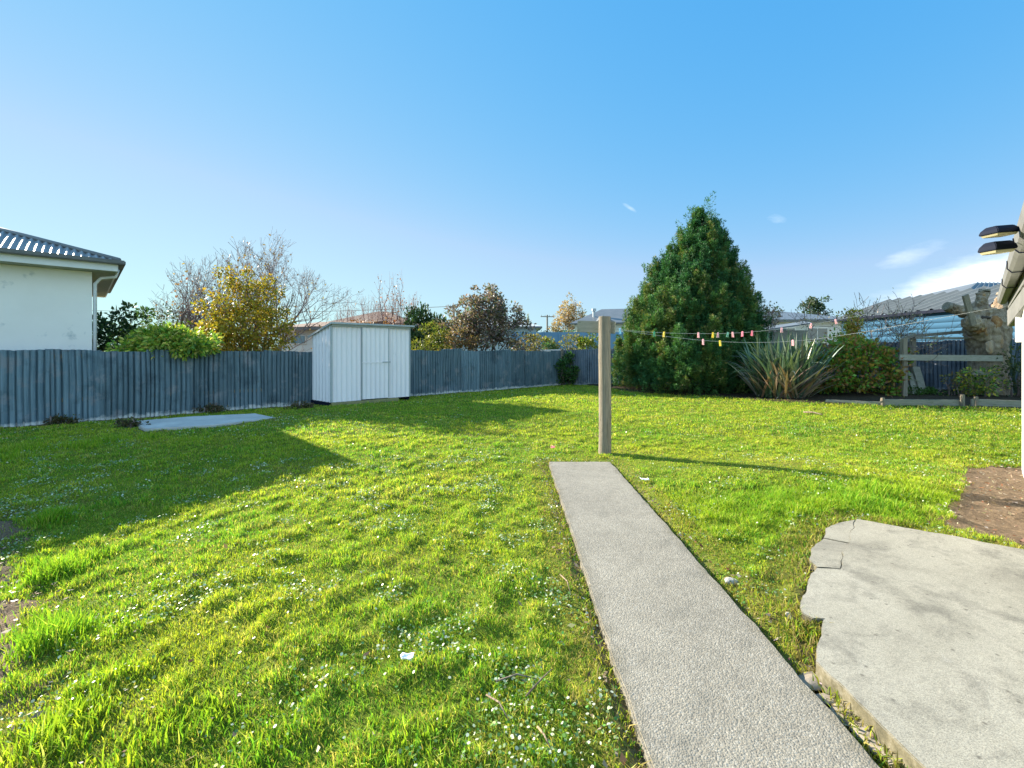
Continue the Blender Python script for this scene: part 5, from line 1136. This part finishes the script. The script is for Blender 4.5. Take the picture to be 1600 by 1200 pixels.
bush('golden_bush', 'yellow green bush at the foot of the maroon tree', 'shrub', (*xy(680,18.6), 1.5), (.95,.7,.92), [(.16,.18,.03), (.22,.21,.04), (.12,.15,.03)], .10, 70, 50, .26)
MAR = [(.18,.14,.14), (.13,.11,.10), (.24,.18,.17), (.20,.13,.10), (.10,.13,.06), (.28,.22,.20)]
leafy_tree('maroon_tree', 'broad maroon and grey leaved tree behind the middle of the left fence', (*W(758,508,18.9),), (1.60,1.15,1.42), 0, MAR, .115, 170, 64, .27, .06, .35, low=-.7)
bush('lower_shrub', 'brownish yellow shrub under the left side of the maroon tree', 'shrub', (*xy(722,17.7), 1.5), (.75,.6,.75), [(.22,.15,.05), (.15,.12,.05), (.18,.10,.07)], .09, 40, 40, .24)
bush('lower_shrub', 'dark and olive shrub under the right side of the maroon tree', 'shrub', (*xy(818,20.4), 1.55), (.75,.6,.55), [(.10,.10,.04), (.06,.06,.04), (.14,.12,.06)], .10, 36, 40, .24)
GB = [(.24,.22,.03), (.17,.20,.03), (.30,.24,.04)]
bush('golden_bush', 'golden hedge bush beyond the fence corner left of the green bush', 'shrub', (*xy(845,26.5), 1.75), (1.0,.6,.58), GB, .12, 40, 40, .24)
bush('green_bush', 'small dark green bush beside the golden hedge bush', 'shrub', (*xy(858,25), 1.55), (.42,.4,.36), DG, .11, 18, 36, .18)
bush('golden_bush', 'pale olive bush rising behind the fence corner', 'shrub', (*xy(896,25), 1.7), (.55,.5,.62), [(.18,.18,.05), (.22,.20,.06)], .11, 26, 36, .2)
bush('golden_bush', 'bright yellow green bush left of the clothesline post', 'shrub', (*xy(922,24.5), 1.7), (.66,.5,.62), [(.24,.25,.03), (.16,.21,.03), (.09,.15,.03)], .11, 36, 40, .22)
bush('brown_hedge', 'pale brown hedge in front of the far cream house', 'shrub', (*xy(866,36), 2.2), (2.0,.8,1.0), [(.24,.19,.10), (.18,.16,.08), (.28,.20,.12)], .14, 60, 40, .34)
for px, py, r_, lb in ((880,484,2.2,'hazy orange autumn tree, the left one of three beyond the cream house'), (892,478,1.9,'tallest hazy orange autumn tree beyond the cream house'), (904,484,1.8,'hazy orange autumn tree, the right one of three beyond the cream house')):
    leafy_tree('birch_tree', lb, W(px, py+16, 95), (r_*1.1, r_, 3.9), 0, [(.40,.28,.16), (.46,.30,.14), (.36,.28,.20)], .36, 50, 30, .8, .12, .3)
t = thing('poplar_tree', 'tall thin pale poplar far away over the sage house', 'tree', (*xy(825,160), .9)); P, D, k = clump_points((*xy(825,160), 7.2), (1.5,1.5,7.4), 60, 30, .7, .2); wgt = np.clip(1-(P[:, 2]-3)/11.5, .1, 1); P[:, 0] = xy(825,160)[0]+(P[:, 0]-xy(825,160)[0])*wgt; leaves('crown', P, M['leaf'], t, [(.22,.24,.24), (.28,.28,.27)], .5, .3)
mb = MB(); mb.tube([(*xy(825,160), .5), (*xy(825,160), 13)], [.3, .05], 6); mb.build('trunk', M['bark'], t)
leafy_tree('far_conifer', 'rounded dark conifer behind the long grey roofed house', W(1270,486,40), (1.05,1.0,1.3), 0, [(.04,.08,.045), (.05,.09,.05), (.07,.10,.04)], .18, 40, 60, .4, .1, .4)
# a wood-edge of far trees all round so the horizon is never bare
Pw = []; 
for k in range(150):
    a = -1.25+2.5*rng.random(); d = 170+90*rng.random(); c_ = np.array([math.sin(a)*d, math.cos(a)*d, 1.0+1.5*rng.random()]); s = 2.5+2.5*rng.random()
    Pw.append(c_+rng.normal(size=(60, 3))*np.array([s*1.6, s, .8]))
Pw = np.concatenate(Pw); tag(leaves('distant_trees', Pw, M['leaf'], None, [(.05,.08,.06), (.07,.09,.06), (.10,.10,.08)], 1.6, 1.1), 'far band of low trees along the horizon', 'trees', kind='stuff')
# utility poles and wires
def upole(px, Y, top, label, cross=True):
    b = xy(px, Y); t = thing('utility_pole', label, 'utility pole', (*b, .3)); zt = zz(top, Y)
    mb = MB(); mb.tube([(*b, .2), (*b, zt)], [.15, .11], 8); mb.build('shaft', M['pole'], t)
    mb = MB(); mb.box((b[0], b[1]-.12, zt-.25), (1.9 if cross else .8, .10, .12), .2)
    for q in (-.8, -.3, .3, .8): mb.tube([(b[0]+q*(1 if cross else .4), b[1]-.12, zt-.2), (b[0]+q*(1 if cross else .4), b[1]-.12, zt-.02)], [.03, .03], 6)
    mb.build('crossarm', M['pole'], t); return np.array([*b, zt])
u1 = upole(709, 42, 476, 'timber utility pole rising left of the maroon tree top', False); u2 = upole(855, 62, 492, 'timber utility pole with crossarm beyond the sage house')
for off, lb in ((-.3, 'left thin overhead power line running far to the left'), (.3, 'right thin overhead power line running far to the left')):
    V, Q, T = tube(sagline(u1+[off,-.1,-.15], (-46+off, 44, 5.6), .5, 30), .012, 4); tag(npm('power_line', V, [Q, T], M['pole'], None), lb, 'power line')
